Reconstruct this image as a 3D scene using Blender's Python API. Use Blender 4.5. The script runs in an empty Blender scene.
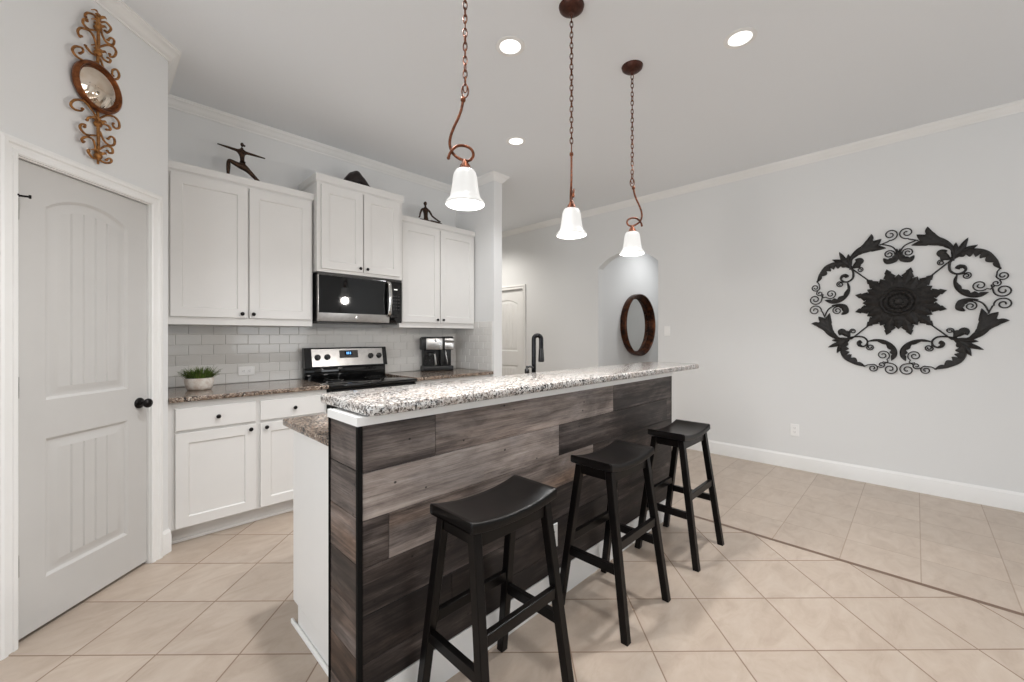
import bpy, bmesh, math, random
from mathutils import Vector, Matrix
PI = math.pi
random.seed(7)
SC = bpy.context.scene
COL = SC.collection
S2 = math.sqrt(.5)

# ------------------------------------------------------------------ camera, sky, daylight, exposure
H_CAM = 1.29
YAW = math.radians(44.5)                      # viewing direction, measured from +X towards +Y
cam_d = bpy.data.cameras.new('camera')
cam_d.sensor_width = 36
cam_d.lens = 411 / 1024 * 36
cam_d.shift_y = -5 / 1024
cam_d.clip_start = .02
cam = bpy.data.objects.new('camera', cam_d)
COL.objects.link(cam)
cam.location = (0, 0, H_CAM)
cam.rotation_euler = (PI / 2, 0, YAW - PI / 2)
SC.camera = cam

SC.view_settings.view_transform = 'Standard'
SC.view_settings.look = 'None'
SC.view_settings.gamma = 1
SC.view_settings.use_curve_mapping = False
SC.view_settings.exposure = 0.18

world = bpy.data.worlds.new('sky')
SC.world = world
world.use_nodes = True
wb = world.node_tree.nodes['Background']
wb.inputs[0].default_value = (.80, .90, 1, 1)
wb.inputs[1].default_value = .35


def area(name, loc, rot, sx, sy, power, col):
    l = bpy.data.lights.new(name, 'AREA')
    l.shape = 'RECTANGLE'
    l.size = sx
    l.size_y = sy
    l.energy = power
    l.color = col
    o = bpy.data.objects.new(name, l)
    COL.objects.link(o)
    o.location = loc
    o.rotation_euler = rot
    return o


DAY = (.925, .965, 1)
# daylight standing in the window openings of the rear and left walls (behind the camera)
for x, pw in ((-1.45, 3), (.9, 6), (3.25, 32)):
    area('window_daylight', (x, -4.40, 1.45), (PI / 2, 0, 0), 1.7, 2.1, pw, DAY)   # faces +Y
area('window_daylight', (-2.90, .35, 1.30), (PI / 2, 0, -PI / 2), 3.0, 2.2, 68, DAY)  # faces +X

SPOT_W = 60
CORR_W = 43
HALL_W = 66


def can_or_fill_light(x, y, z, power=SPOT_W, col=(.97, .985, 1), cone=122):  # shared by the visible cans and the added fill spots
    l = bpy.data.lights.new('can_or_fill_lamp', 'SPOT')
    l.energy = power
    l.color = col
    l.spot_size = math.radians(cone)
    l.spot_blend = .7
    l.shadow_soft_size = .06
    o = bpy.data.objects.new('can_or_fill_lamp', l)
    COL.objects.link(o)
    o.location = (x, y, z)


# ------------------------------------------------------------------ helpers
def lin(c):
    return tuple(((v / 255) / 12.92 if v / 255 <= .04045 else ((v / 255 + .055) / 1.055) ** 2.4) for v in c) + (1,)


class NT:
    def __init__(s, name):
        s.m = bpy.data.materials.new(name)
        s.m.use_nodes = True
        s.t = s.m.node_tree
        s.b = s.t.nodes['Principled BSDF']

    def n(s, kind, **kw):
        nd = s.t.nodes.new(kind)
        for k, v in kw.items():
            setattr(nd, k, v)
        return nd

    def l(s, a, b):
        s.t.links.new(a, b)

    def val(s, inp, v):
        if hasattr(v, 'is_linked') or isinstance(v, bpy.types.NodeSocket):
            s.l(v, inp)
        else:
            inp.default_value = v

    def math(s, op, a, b=None, c=None):
        nd = s.n('ShaderNodeMath', operation=op)
        s.val(nd.inputs[0], a)
        if b is not None:
            s.val(nd.inputs[1], b)
        if c is not None:
            s.val(nd.inputs[2], c)
        return nd.outputs[0]

    def mix(s, fac, a, b, blend='MIX'):
        nd = s.n('ShaderNodeMix', data_type='RGBA', blend_type=blend)
        s.val(nd.inputs['Factor'], fac)
        s.val(nd.inputs[6], a)
        s.val(nd.inputs[7], b)
        return nd.outputs[2]

    def ramp(s, fac, stops, interp='LINEAR'):
        nd = s.n('ShaderNodeValToRGB')
        cr = nd.color_ramp
        cr.interpolation = interp
        while len(cr.elements) < len(stops):
            cr.elements.new(.5)
        for e, (p, c) in zip(cr.elements, stops):
            e.position = p
            e.color = c if len(c) == 4 else tuple(c) + (1,)
        s.val(nd.inputs[0], fac)
        return nd.outputs[0]

    def noise(s, vec, scale, detail=3, rough=.5, dist=0):
        nd = s.n('ShaderNodeTexNoise')
        if vec is not None:
            s.l(vec, nd.inputs['Vector'])
        nd.inputs['Scale'].default_value = scale
        nd.inputs['Detail'].default_value = detail
        nd.inputs['Roughness'].default_value = rough
        nd.inputs['Distortion'].default_value = dist
        return nd.outputs[0]

    def obj(s):
        return s.n('ShaderNodeTexCoord').outputs['Object']

    def bump(s, h, strength, dist=.01):
        nd = s.n('ShaderNodeBump')
        nd.inputs['Strength'].default_value = strength
        nd.inputs['Distance'].default_value = dist
        s.l(h, nd.inputs['Height'])
        s.l(nd.outputs[0], s.b.inputs['Normal'])


def plain(name, rgb, rough=.5, metal=0, spec=.5, emis=None, es=0, noise_bump=None, vary=None):
    t = NT(name)
    b = t.b
    b.inputs['Base Color'].default_value = lin(rgb)
    b.inputs['Roughness'].default_value = rough
    b.inputs['Metallic'].default_value = metal
    b.inputs['Specular IOR Level'].default_value = spec
    if emis:
        b.inputs['Emission Color'].default_value = lin(emis)
        b.inputs['Emission Strength'].default_value = es
    if vary:
        c2, scale = vary
        f = t.noise(t.obj(), scale, 4, .6)
        f = t.ramp(f, [(.38, (0, 0, 0, 1)), (.62, (1, 1, 1, 1))])
        t.l(t.mix(f, lin(rgb), lin(c2)), b.inputs['Base Color'])
    if noise_bump:
        sc, st, di = noise_bump
        t.bump(t.noise(t.obj(), sc, 3, .6), st, di)
    return t.m


WALL = plain('wall_paint', (229, 229, 228), .75, spec=.25, noise_bump=(90, .10, .004))
CEIL = plain('ceiling_paint', (234, 236, 238), .8, spec=.2, noise_bump=(70, .12, .004))
TRIM = plain('trim_white', (240, 239, 237), .38, spec=.4, vary=((237, 236, 233), 2))
CAB = plain('cabinet_white', (227, 225, 222), .36, spec=.4, vary=((224, 222, 219), 2))
DOORW = plain('door_white', (202, 200, 197), .42, spec=.4, vary=((199, 197, 194), 2))  # pantry door: its dimmer lighting is put into this darker white
BLACKW = plain('stool_black', (11, 10, 10), .28, spec=.18, vary=((16, 13, 12), 9), noise_bump=(60, .04, .003))
KNOB = plain('knob_bronze', (22, 19, 18), .32, metal=.6)
STEEL = plain('stainless', (198, 196, 193), .28, metal=1, vary=((188, 186, 184), 30))
CHROME = plain('chrome_trim', (205, 204, 202), .15, metal=1, vary=((198, 196, 194), 20))
BLKGLASS = plain('black_glass', (7, 7, 8), .04, spec=.55, vary=((8, 8, 9), 3))
BLKPLAS = plain('black_plastic', (18, 18, 19), .35, vary=((22, 22, 22), 20))
DKGREY = plain('dark_panel', (58, 57, 56), .35, metal=.5, vary=((64, 62, 60), 15))
BRONZE = plain('aged_copper', (120, 70, 45), .42, metal=.75, vary=((84, 46, 30), 45), noise_bump=(150, .1, .003))
BRONZED = plain('dark_bronze', (82, 46, 34), .42, metal=.6, vary=((60, 34, 26), 40))
GOLD = plain('antique_gold', (178, 128, 76), .38, metal=.8, vary=((128, 84, 46), 60), noise_bump=(160, .15, .003))
COPPERF = plain('copper_frame', (136, 82, 46), .35, metal=.8, vary=((100, 58, 34), 40))
MIRROR = plain('mirror_glass', (236, 236, 234), .015, metal=1, vary=((232, 232, 230), 2))
MIRRORA = plain('antique_mirror_glass', (226, 214, 200), .06, metal=1, vary=((214, 196, 176), 14))
FIGB = plain('figurine_bronze', (74, 52, 36), .42, metal=.65, vary=((40, 28, 22), 60), noise_bump=(120, .2, .004))
FIGD = plain('sculpture_dark', (38, 27, 25), .38, metal=.2, vary=((26, 18, 17), 50), noise_bump=(60, .3, .006))
IRON = plain('black_iron', (34, 32, 31), .55, metal=.3, vary=((44, 41, 39), 50), noise_bump=(110, .25, .004))
PLATE = plain('outlet_white', (246, 245, 243), .3, vary=((243, 242, 240), 8))
SLOT = plain('outlet_slot', (70, 66, 62), .6, vary=((60, 58, 55), 20))
NICKEL = plain('hinge_nickel', (128, 126, 122), .35, metal=.9, vary=((150, 147, 142), 40))
POT = plain('whitewashed_bowl', (214, 200, 188), .8, spec=.2, vary=((236, 230, 222), 28), noise_bump=(60, .3, .005))
SOIL = plain('soil', (52, 42, 32), .95, vary=((36, 30, 22), 60))
LEAF = plain('grass_green', (92, 116, 42), .55, vary=((60, 84, 28), 30))
LEAFB = plain('grass_olive', (112, 124, 62), .55, vary=((74, 88, 46), 30))
PAPER = plain('lens_glow', (255, 250, 240), .5, emis=(255, 251, 246), es=1.6)
GLOWBLUE = plain('clock_glow', (60, 130, 200), .4, emis=(110, 180, 255), es=1.3)
GLOWW = plain('readout_glow', (220, 220, 215), .4, emis=(235, 235, 230), es=.7)
RUBBER = plain('dark_gap', (11, 10, 9), .8, spec=.2, vary=((15, 13, 12), 20))
FRAMEW = plain('window_vinyl', (236, 236, 234), .4, vary=((232, 232, 230), 4))


def mk_shade():
    t = NT('frosted_shade')
    b = t.b
    b.inputs['Base Color'].default_value = lin((246, 246, 244))
    b.inputs['Roughness'].default_value = .35
    b.inputs['Emission Color'].default_value = lin((255, 252, 246))
    b.inputs['Emission Strength'].default_value = .56
    b.inputs['Transmission Weight'].default_value = 0
    n = t.noise(t.obj(), 25, 3, .5)
    t.l(t.mix(n, lin((120, 120, 120)), lin((112, 112, 112))), b.inputs['Base Color'])
    return t.m


SHADE = mk_shade()


def mk_glass():
    t = NT('clear_glass')
    b = t.b
    b.inputs['Base Color'].default_value = (1, 1, 1, 1)
    b.inputs['Roughness'].default_value = .02
    b.inputs['Transmission Weight'].default_value = 1
    b.inputs['IOR'].default_value = 1.2
    n = t.noise(t.obj(), 3, 2, .5)
    t.l(t.mix(n, (.98, .99, .99, 1), (.96, .98, .98, 1)), b.inputs['Base Color'])
    return t.m


GLASS = mk_glass()


def mk_floor():
    t = NT('floor_tile')
    co = t.obj()
    sp = t.n('ShaderNodeSeparateXYZ')
    t.l(co, sp.inputs[0])
    x, y = sp.outputs[0], sp.outputs[1]
    P = .336
    BX = 3.015

    def grid(u, v, u0, v0):
        a = t.math('DIVIDE', t.math('SUBTRACT', u, u0), P)
        b = t.math('DIVIDE', t.math('SUBTRACT', v, v0), P)
        ia, ib = t.math('FLOOR', a), t.math('FLOOR', b)
        fa, fb = t.math('FRACT', a), t.math('FRACT', b)
        da = t.math('MINIMUM', fa, t.math('SUBTRACT', 1, fa))
        db = t.math('MINIMUM', fb, t.math('SUBTRACT', 1, fb))
        return ia, ib, t.math('MULTIPLY', t.math('MINIMUM', da, db), P)
    s = t.math('MULTIPLY', t.math('ADD', x, y), S2)
    d = t.math('MULTIPLY', t.math('SUBTRACT', x, y), S2)
    a1, b1, d1 = grid(s, d, 1.675, 1.262)
    a2, b2, d2 = grid(x, y, BX, -.02)
    reg = t.math('GREATER_THAN', x, BX)

    def sel(p, q):
        return t.math('ADD', t.math('MULTIPLY', p, t.math('SUBTRACT', 1, reg)), t.math('MULTIPLY', q, reg))
    ia, ib, dd = sel(a1, a2), sel(b1, b2), sel(d1, d2)
    cv = t.n('ShaderNodeCombineXYZ')
    t.l(ia, cv.inputs[0]); t.l(ib, cv.inputs[1]); t.l(reg, cv.inputs[2])
    wn = t.n('ShaderNodeTexWhiteNoise', noise_dimensions='3D')
    t.l(cv.outputs[0], wn.inputs['Vector'])
    # mottled stone clouding, shifted for each tile
    off = t.n('ShaderNodeVectorMath', operation='MULTIPLY_ADD')
    t.l(wn.outputs['Color'], off.inputs[0])
    off.inputs[1].default_value = (9, 9, 9)
    t.l(co, off.inputs[2])
    mp = t.n('ShaderNodeMapping')
    mp.inputs['Scale'].default_value = (1, 2.1, 1)
    mp.inputs['Rotation'].default_value = (0, 0, -.7)
    t.l(off.outputs[0], mp.inputs[0])
    n1 = t.noise(mp.outputs[0], 5.5, 6, .62, .8)
    n2 = t.noise(off.outputs[0], 46, 4, .6)
    c = t.ramp(n1, [(.30, lin((173, 156, 141))), (.5, lin((184, 168, 153))), (.72, lin((192, 178, 164)))])
    c = t.mix(t.math('MULTIPLY', n2, .22), c, lin((162, 143, 126)))
    tone = t.math('ADD', .955, t.math('MULTIPLY', wn.outputs['Value'], .08))
    hs = t.n('ShaderNodeHueSaturation')
    t.l(tone, hs.inputs['Value'])
    t.l(c, hs.inputs['Color'])
    g = t.ramp(t.math('DIVIDE', dd, .0038), [(.5, (1, 1, 1, 1)), (1, (0, 0, 0, 1))])
    g = t.math('MULTIPLY', g, t.math('SUBTRACT', 1, t.math('MULTIPLY', reg, .6)))
    c = t.mix(g, hs.outputs[0], lin((136, 115, 98)))
    bd = t.math('LESS_THAN', t.math('ABSOLUTE', t.math('SUBTRACT', x, BX)), .016)
    c = t.mix(bd, c, lin((112, 88, 72)))
    t.l(c, t.b.inputs['Base Color'])
    t.l(t.math('ADD', .30, t.math('MULTIPLY', g, .4)), t.b.inputs['Roughness'])
    t.b.inputs['Specular IOR Level'].default_value = .42
    hgt = t.math('SUBTRACT', t.math('MULTIPLY', n1, .15), g)
    t.bump(hgt, .25, .004)
    return t.m


FLOOR = mk_floor()


def mk_granite(name, warm):
    t = NT(name)
    co = t.obj()
    nz = t.n('ShaderNodeTexNoise')
    nz.inputs['Scale'].default_value = 60
    nz.inputs['Detail'].default_value = 2
    t.l(co, nz.inputs['Vector'])
    wv = t.n('ShaderNodeVectorMath', operation='MULTIPLY_ADD')
    t.l(nz.outputs['Color'], wv.inputs[0])
    wv.inputs[1].default_value = (.016, .016, .016)
    t.l(co, wv.inputs[2])

    def cells(scale):
        v = t.n('ShaderNodeTexVoronoi')
        v.inputs['Scale'].default_value = scale
        t.l(wv.outputs[0], v.inputs['Vector'])
        s = t.n('ShaderNodeSeparateColor')
        t.l(v.outputs['Color'], s.inputs[0])
        return s.outputs
    a = cells(115)
    b = cells(200)
    big = t.noise(co, 9, 3, .6)
    w = warm
    if warm:
        P1 = [(0, (20, 18, 18)), (.30, (74, 65, 60)), (.50, (118, 100, 88)), (.66, (160, 142, 126)), (.84, (196, 184, 170)), (.93, (98, 88, 82))]
        P2 = [(0, (20, 18, 18)), (.30, (104, 86, 74)), (.58, (170, 154, 138))]
        PP = (136, 114, 98)
    else:
        P1 = [(0, (22, 21, 22)), (.20, (104, 101, 100)), (.38, (168, 158, 150)), (.50, (200, 197, 193)), (.74, (218, 215, 211)), (.90, (142, 138, 135))]
        P2 = [(0, (22, 21, 22)), (.20, (126, 120, 116)), (.42, (206, 202, 198))]
        PP = (190, 174, 162)
    pal = t.ramp(a[0], [(p_, lin(c_)) for p_, c_ in P1], 'CONSTANT')
    fine = t.ramp(b[1], [(p_, lin(c_)) for p_, c_ in P2], 'CONSTANT')
    c = t.mix(t.ramp(b[2], [(.0, (0, 0, 0, 1)), (.62, (1, 1, 1, 1))], 'CONSTANT'), pal, fine)
    patch = t.ramp(big, [(.44, (0, 0, 0, 1)), (.60, (1, 1, 1, 1))])
    c = t.mix(t.math('MULTIPLY', patch, .30 + .15 * w), c, lin(PP))
    t.l(c, t.b.inputs['Base Color'])
    t.b.inputs['Roughness'].default_value = .12
    t.b.inputs['Specular IOR Level'].default_value = .5
    return t.m


GRANITE = mk_granite('granite', 0)
GRANITEW = mk_granite('granite_warm', 1)


def mk_wood():
    """weathered plank: the face attribute 'plank' carries (tone, warmth, offset) of each board"""
    t = NT('weathered_plank')
    co = t.obj()
    at = t.n('ShaderNodeAttribute', attribute_name='plank')
    sp = t.n('ShaderNodeSeparateColor')
    t.l(at.outputs['Color'], sp.inputs[0])
    tone, warm, off = sp.outputs
    ov = t.n('ShaderNodeCombineXYZ')
    for i in range(3):
        t.l(t.math('MULTIPLY', off, (7.3, 11.7, 5.1)[i]), ov.inputs[i])
    ad = t.n('ShaderNodeVectorMath', operation='ADD')
    t.l(co, ad.inputs[0]); t.l(ov.outputs[0], ad.inputs[1])

    def mapped(sc):
        m = t.n('ShaderNodeMapping')
        m.inputs['Scale'].default_value = sc
        t.l(ad.outputs[0], m.inputs[0])
        return m.outputs[0]
    g1 = t.noise(mapped((.8, .8, 36)), 1, 9, .70, .35)           # long grain
    g2 = t.noise(mapped((4.5, 4.5, 220)), 1, 6, .75, .5)                # fine fibre
    g3 = t.noise(mapped((.62, .62, 9)), 1, 6, .62, .6)             # broad streaks
    g5 = t.noise(mapped((5.5, 5.5, 34)), 1, 10, .82, .5)           # scratchy weathering
    g6 = t.noise(mapped((2.2, 2.2, 7)), 1, 5, .6, 1.2)             # worn patches
    grain = t.math('ADD', t.math('ADD', t.math('MULTIPLY', g1, .34), t.math('MULTIPLY', g2, .28)), t.math('ADD', t.math('MULTIPLY', g5, .30), t.math('MULTIPLY', g6, .08)))
    v = t.math('ADD', t.math('MULTIPLY', t.math('SUBTRACT', grain, .5), 2.0), t.math('ADD', tone, t.math('ADD', t.math('MULTIPLY', t.math('SUBTRACT', g3, .5), .6), t.math('MULTIPLY', t.math('SUBTRACT', g6, .5), .75))))
    c = t.ramp(v, [(.0, lin((30, 25, 24))), (.22, lin((58, 50, 47))), (.45, lin((102, 92, 87))), (.68, lin((148, 136, 129))), (.95, lin((188, 176, 168)))])
    wf = t.ramp(t.noise(mapped((.7, .7, 6)), 1.3, 3, .5, .4), [(.42, (0, 0, 0, 1)), (.68, (1, 1, 1, 1))])
    wf = t.math('MULTIPLY', wf, warm)
    c = t.mix(wf, c, t.mix(1.0, c, (1.25, .95, .72, 1), 'MULTIPLY'))
    # blue-grey wear
    bf = t.ramp(t.noise(mapped((2, 2, 5)), 1.7, 3, .5, .6), [(.52, (0, 0, 0, 1)), (.75, (1, 1, 1, 1))])
    c = t.mix(t.math('MULTIPLY', bf, .45), c, t.mix(1.0, c, (.84, .95, 1.1, 1), 'MULTIPLY'))
    # cracks
    ck = t.ramp(t.noise(mapped((1.0, 1.0, 60)), 1, 6, .72, 1.4), [(.34, (1, 1, 1, 1)), (.40, (0, 0, 0, 1))])
    c = t.mix(t.math('MULTIPLY', ck, .6), c, lin((26, 21, 20)))
    # knots and nail holes
    vo = t.n('ShaderNodeTexVoronoi')
    vo.inputs['Scale'].default_value = 13
    t.l(mapped((1, 1, 1.2)), vo.inputs['Vector'])
    k = t.ramp(vo.outputs['Distance'], [(.055, (1, 1, 1, 1)), (.085, (0, 0, 0, 1))])
    c = t.mix(t.math('MULTIPLY', k, .85), c, lin((22, 18, 17)))
    t.l(c, t.b.inputs['Base Color'])
    t.b.inputs['Roughness'].default_value = .5
    t.b.inputs['Specular IOR Level'].default_value = .35
    t.bump(grain, .15, .004)
    return t.m


WOOD = mk_wood()


def mk_subway():
    t = NT('subway_tile')
    n = t.noise(t.obj(), 7, 3, .5)
    t.l(t.mix(n, lin((230, 228, 224)), lin((222, 220, 216))), t.b.inputs['Base Color'])
    t.b.inputs['Roughness'].default_value = .10
    t.b.inputs['Specular IOR Level'].default_value = .5
    t.bump(t.noise(t.obj(), 9, 2, .4), .12, .01)
    return t.m


SUBWAY = mk_subway()
GROUT = plain('tile_grout', (222, 220, 217), .8, vary=((200, 197, 192), 20))


# ------------------------------------------------------------------ mesh builder
class MB:
    def __init__(s):
        s.bm = bmesh.new()
        s.attr = None

    def v(s, p):
        return s.bm.verts.new(Vector(p))

    def f(s, vs):
        try:
            return s.bm.faces.new(vs)
        except ValueError:
            return None

    def box(s, x0, x1, y0, y1, z0, z1, bev=0, M=None):
        t = bmesh.new()
        bmesh.ops.create_cube(t, size=1)
        for v in t.verts:
            v.co = Vector(((x0 + x1) / 2 + v.co.x * (x1 - x0), (y0 + y1) / 2 + v.co.y * (y1 - y0), (z0 + z1) / 2 + v.co.z * (z1 - z0)))
        if bev:
            bmesh.ops.bevel(t, geom=t.edges[:], offset=bev, segments=2, profile=.5, affect='EDGES')
        s.add(t, M)
        return s

    def add(s, t, M=None):
        mp = {}
        for v in t.verts:
            mp[v] = s.bm.verts.new(M @ v.co if M else v.co)
        out = []
        for f in t.faces:
            try:
                out.append(s.bm.faces.new([mp[v] for v in f.verts]))
            except ValueError:
                pass
        t.free()
        return out

    def ringsurf(s, rings, closed=True, cap0=False, cap1=False):
        vs = [[s.v(p) for p in r] for r in rings]
        for a, b in zip(vs[:-1], vs[1:]):
            n = len(a)
            for i in range(n if closed else n - 1):
                j = (i + 1) % n
                s.f([a[i], a[j], b[j], b[i]])
        if cap0:
            s.f(vs[0][::-1])
        if cap1:
            s.f(vs[-1])
        return s

    def lathe(s, prof, c=(0, 0, 0), seg=32, M=None, cap0=False, cap1=False):
        """prof: (r, z) pairs about +Z through c; M applied before the shift"""
        rings = []
        for r, z in prof:
            ring = []
            for k in range(seg):
                a = 2 * PI * k / seg
                p = Vector((r * math.cos(a), r * math.sin(a), z))
                if M:
                    p = M @ p
                ring.append(p + Vector(c))
            rings.append(ring)
        s.ringsurf(rings, True, cap0, cap1)
        return s

    def cyl(s, p0, p1, r0, r1=None, seg=16, bev=0):
        r1 = r0 if r1 is None else r1
        p0, p1 = Vector(p0), Vector(p1)
        d = p1 - p0
        L = d.length
        M = d.to_track_quat('Z', 'Y').to_matrix()
        pr = [(r0, 0), (r1, L)] if not bev else [(r0 - bev, 0), (r0, bev), (r1, L - bev), (r1 - bev, L)]
        s.lathe(pr, p0, seg, M, True, True)
        return s

    def tube(s, pts, r, seg=8, closed=False, caps=True):
        pts = [Vector(p) for p in pts]
        n = len(pts)
        rr = r if isinstance(r, (list, tuple)) else [r] * n
        rings = []
        up = None
        for i in range(n):
            if closed:
                tg = pts[(i + 1) % n] - pts[i - 1]
            else:
                tg = pts[min(i + 1, n - 1)] - pts[max(i - 1, 0)]
            if tg.length < 1e-9:
                tg = Vector((0, 0, 1))
            tg.normalize()
            if up is None:
                up = Vector((0, 0, 1)) if abs(tg.z) < .9 else Vector((1, 0, 0))
            sd = tg.cross(up)
            if sd.length < 1e-6:
                sd = tg.orthogonal()
            sd.normalize()
            up = sd.cross(tg).normalized()
            rings.append([pts[i] + (sd * math.cos(2 * PI * k / seg) + up * math.sin(2 * PI * k / seg)) * rr[i] for k in range(seg)])
        if closed:
            rings.append(rings[0])
            s.ringsurf(rings, True)
        else:
            s.ringsurf(rings, True, caps, caps)
        return s

    def bar(s, p0, p1, w, d, ch=.003, up=(0, 0, 1)):
        """square bar with chamfered long edges, ends cut flat in z when slanted"""
        p0, p1 = Vector(p0), Vector(p1)
        t = (p1 - p0).normalized()
        sd = t.cross(Vector(up)).normalized()
        u2 = sd.cross(t).normalized()
        o = []
        for a, b in ((1, 1), (-1, 1), (-1, -1), (1, -1)):
            o.append((a, b))
        sec = []
        for i, (a, b) in enumerate(o):
            if i % 2 == 0:
                sec += [(a * w / 2, b * d / 2 - b * ch), (a * w / 2 - a * ch, b * d / 2)]
            else:
                sec += [(a * w / 2 - a * ch, b * d / 2), (a * w / 2, b * d / 2 - b * ch)]
        s.ringsurf([[p + sd * a + u2 * b for a, b in sec] for p in (p0, p1)], True, True, True)
        return s

    def leg(s, p0, p1, w, d, ch=.003):
        """leg of constant horizontal section w x d running p0 (foot) to p1 (top)"""
        p0, p1 = Vector(p0), Vector(p1)
        sec = [(w / 2, d / 2 - ch), (w / 2 - ch, d / 2), (-w / 2 + ch, d / 2), (-w / 2, d / 2 - ch),
               (-w / 2, -d / 2 + ch), (-w / 2 + ch, -d / 2), (w / 2 - ch, -d / 2), (w / 2, -d / 2 + ch)]
        s.ringsurf([[p + Vector((a, b, 0)) for a, b in sec] for p in (p0, p1)], True, True, True)
        return s

    def prism(s, outline, F, d0, d1, bev=0):
        """outline of (a, b) in frame F(a, b, depth), extruded d0..d1"""
        r = [[F(a, b, d0) for a, b in outline], [F(a, b, d1) for a, b in outline]]
        s.ringsurf(r, True, True, True)
        return s

    def build(s, name, mat, parent=None, local=False, smooth=35, struct=False, flip=False):
        bm = s.bm
        bmesh.ops.remove_doubles(bm, verts=bm.verts, dist=1e-5) if s.attr is None else None
        bmesh.ops.recalc_face_normals(bm, faces=bm.faces)
        loc = Vector((0, 0, 0))
        if parent is not None:
            if not local:
                W = world_m(parent).inverted()
                bmesh.ops.transform(bm, matrix=W, verts=bm.verts)
        elif not struct:
            xs = [v.co for v in bm.verts]
            loc = Vector(((min(p.x for p in xs) + max(p.x for p in xs)) / 2, (min(p.y for p in xs) + max(p.y for p in xs)) / 2, min(p.z for p in xs)))
            bmesh.ops.translate(bm, vec=-loc, verts=bm.verts)
        if smooth:
            for f in bm.faces:
                f.smooth = True
            ca = math.radians(smooth)
            for e in bm.edges:
                if len(e.link_faces) == 2:
                    e.smooth = e.calc_face_angle(0) < ca
                else:
                    e.smooth = False
        me = bpy.data.meshes.new(name)
        bm.to_mesh(me)
        bm.free()
        me.materials.append(mat)
        o = bpy.data.objects.new(name, me)
        COL.objects.link(o)
        o.location = loc
        if parent is not None:
            o.parent = parent
        if struct and parent is None:
            o['kind'] = 'structure'
        return o


def world_m(o):
    m = o.matrix_basis.copy()
    # matrix_basis is current for freshly set location / rotation
    return (world_m(o.parent) @ m) if o.parent else m


def tag(o, label, cat, group=None):
    o['label'] = label
    o['category'] = cat
    if group:
        o['group'] = group
    return o


def thing(name, loc, label, cat, group=None, rz=0):
    o = bpy.data.objects.new(name, None)
    o.empty_display_size = .05
    COL.objects.link(o)
    o.location = loc
    o.rotation_euler = (0, 0, rz)
    return tag(o, label, cat, group)


def catmull(pts, n=8):
    pts = [Vector(p) for p in pts]
    out = []
    for i in range(len(pts) - 1):
        p0, p1, p2, p3 = pts[max(i - 1, 0)], pts[i], pts[i + 1], pts[min(i + 2, len(pts) - 1)]
        for k in range(n):
            t = k / n
            out.append(.5 * ((2 * p1) + (p2 - p0) * t + (2 * p0 - 5 * p1 + 4 * p2 - p3) * t * t + (3 * p1 - p0 - 3 * p2 + p3) * t ** 3))
    out.append(pts[-1])
    return out


def sweep(mb, path, prof, F, closed=False):
    """mitred moulding: path of (p, q) in a plane, prof of (a, b): a offset to the path's left, b out of plane; F(p, q, b) -> xyz"""
    pts = [Vector(p) for p in path]
    n = len(pts)
    nr = []
    for i in range(n):
        ds = []
        if i > 0 or closed:
            ds.append((pts[i] - pts[i - 1]).normalized())
        if i < n - 1 or closed:
            ds.append((pts[(i + 1) % n] - pts[i]).normalized())
        ns = [Vector((-d.y, d.x)) for d in ds]
        if len(ns) == 2:
            m = ns[0] + ns[1]
            m = m / max(m.length_squared / 2, 1e-6)
        else:
            m = ns[0]
        nr.append(m)
    rings = []
    for p, m in zip(pts, nr):
        rings.append([F(p.x + m.x * a, p.y + m.y * a, b) for a, b in prof])
    if closed:
        rings.append(rings[0])
    mb.ringsurf(rings, True, not closed, not closed)
    return mb


FLAT = lambda x, y, z: Vector((x, y, z))

# ------------------------------------------------------------------ setting: planes of the room
XR, YB, ZC = 4.78, 3.835, 3.005          # right wall, kitchen wall, ceiling
XSTUB0, XSTUB1, YSTUB = 2.965, 3.086, 3.184
PC = (.311, 3.191)                       # outer corner of the pantry wall
PW0 = 1.40                               # the pantry wall starts here, measured along it
LX, RY = -3.0, -4.5                      # left wall, rear wall


def DW(w, z, out=0):
    """point on the diagonal pantry wall: w along it, out towards the room"""
    return Vector(((math.sqrt(2) * w - 2.88) / 2 + out * S2, (math.sqrt(2) * w + 2.88) / 2 - out * S2, z))


m = MB(); m.box(LX - .2, 7.8, RY - .2, 6.7, -.08, 0); m.build('floor', FLOOR, struct=True, smooth=0)
m = MB(); m.box(LX - .2, 7.8, RY - .2, 6.7, ZC, ZC + .1); m.build('ceiling', CEIL, struct=True, smooth=0)
m = MB(); m.box(-.6, XSTUB1, YB, YB + .12, 0, ZC); m.build('wall_kitchen', WALL, struct=True, smooth=0)
m = MB(); m.box(XSTUB0, XSTUB1, YSTUB, YB, 0, ZC); m.build('wall_kitchen_end', WALL, struct=True, smooth=0)
m = MB(); m.box(XSTUB1 - .12, XSTUB1, YB + .12, 6.5, 0, ZC); m.build('wall_hall_left', WALL, struct=True, smooth=0)
m = MB(); m.box(XSTUB1 - .12, XR, 6.5, 6.6, 0, ZC); m.build('wall_hall_end', WALL, struct=True, smooth=0)
m = MB(); m.box(LX - .12, -.49, 2.385, 2.505, 0, ZC); m.build('wall_pantry_side', WALL, struct=True, smooth=0)

# pantry wall (diagonal) with the door opening; return wall to the kitchen
DO0, DO1, DOZ = 1.712, 2.355, 2.042
m = MB()


def dbox(w0, w1, z0, z1):
    m.ringsurf([[DW(w0, z, o) for z, o in ((z0, 0), (z1, 0), (z1, -.11), (z0, -.11))], [DW(w1, z, o) for z, o in ((z0, 0), (z1, 0), (z1, -.11), (z0, -.11))]], True, True, True)


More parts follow.
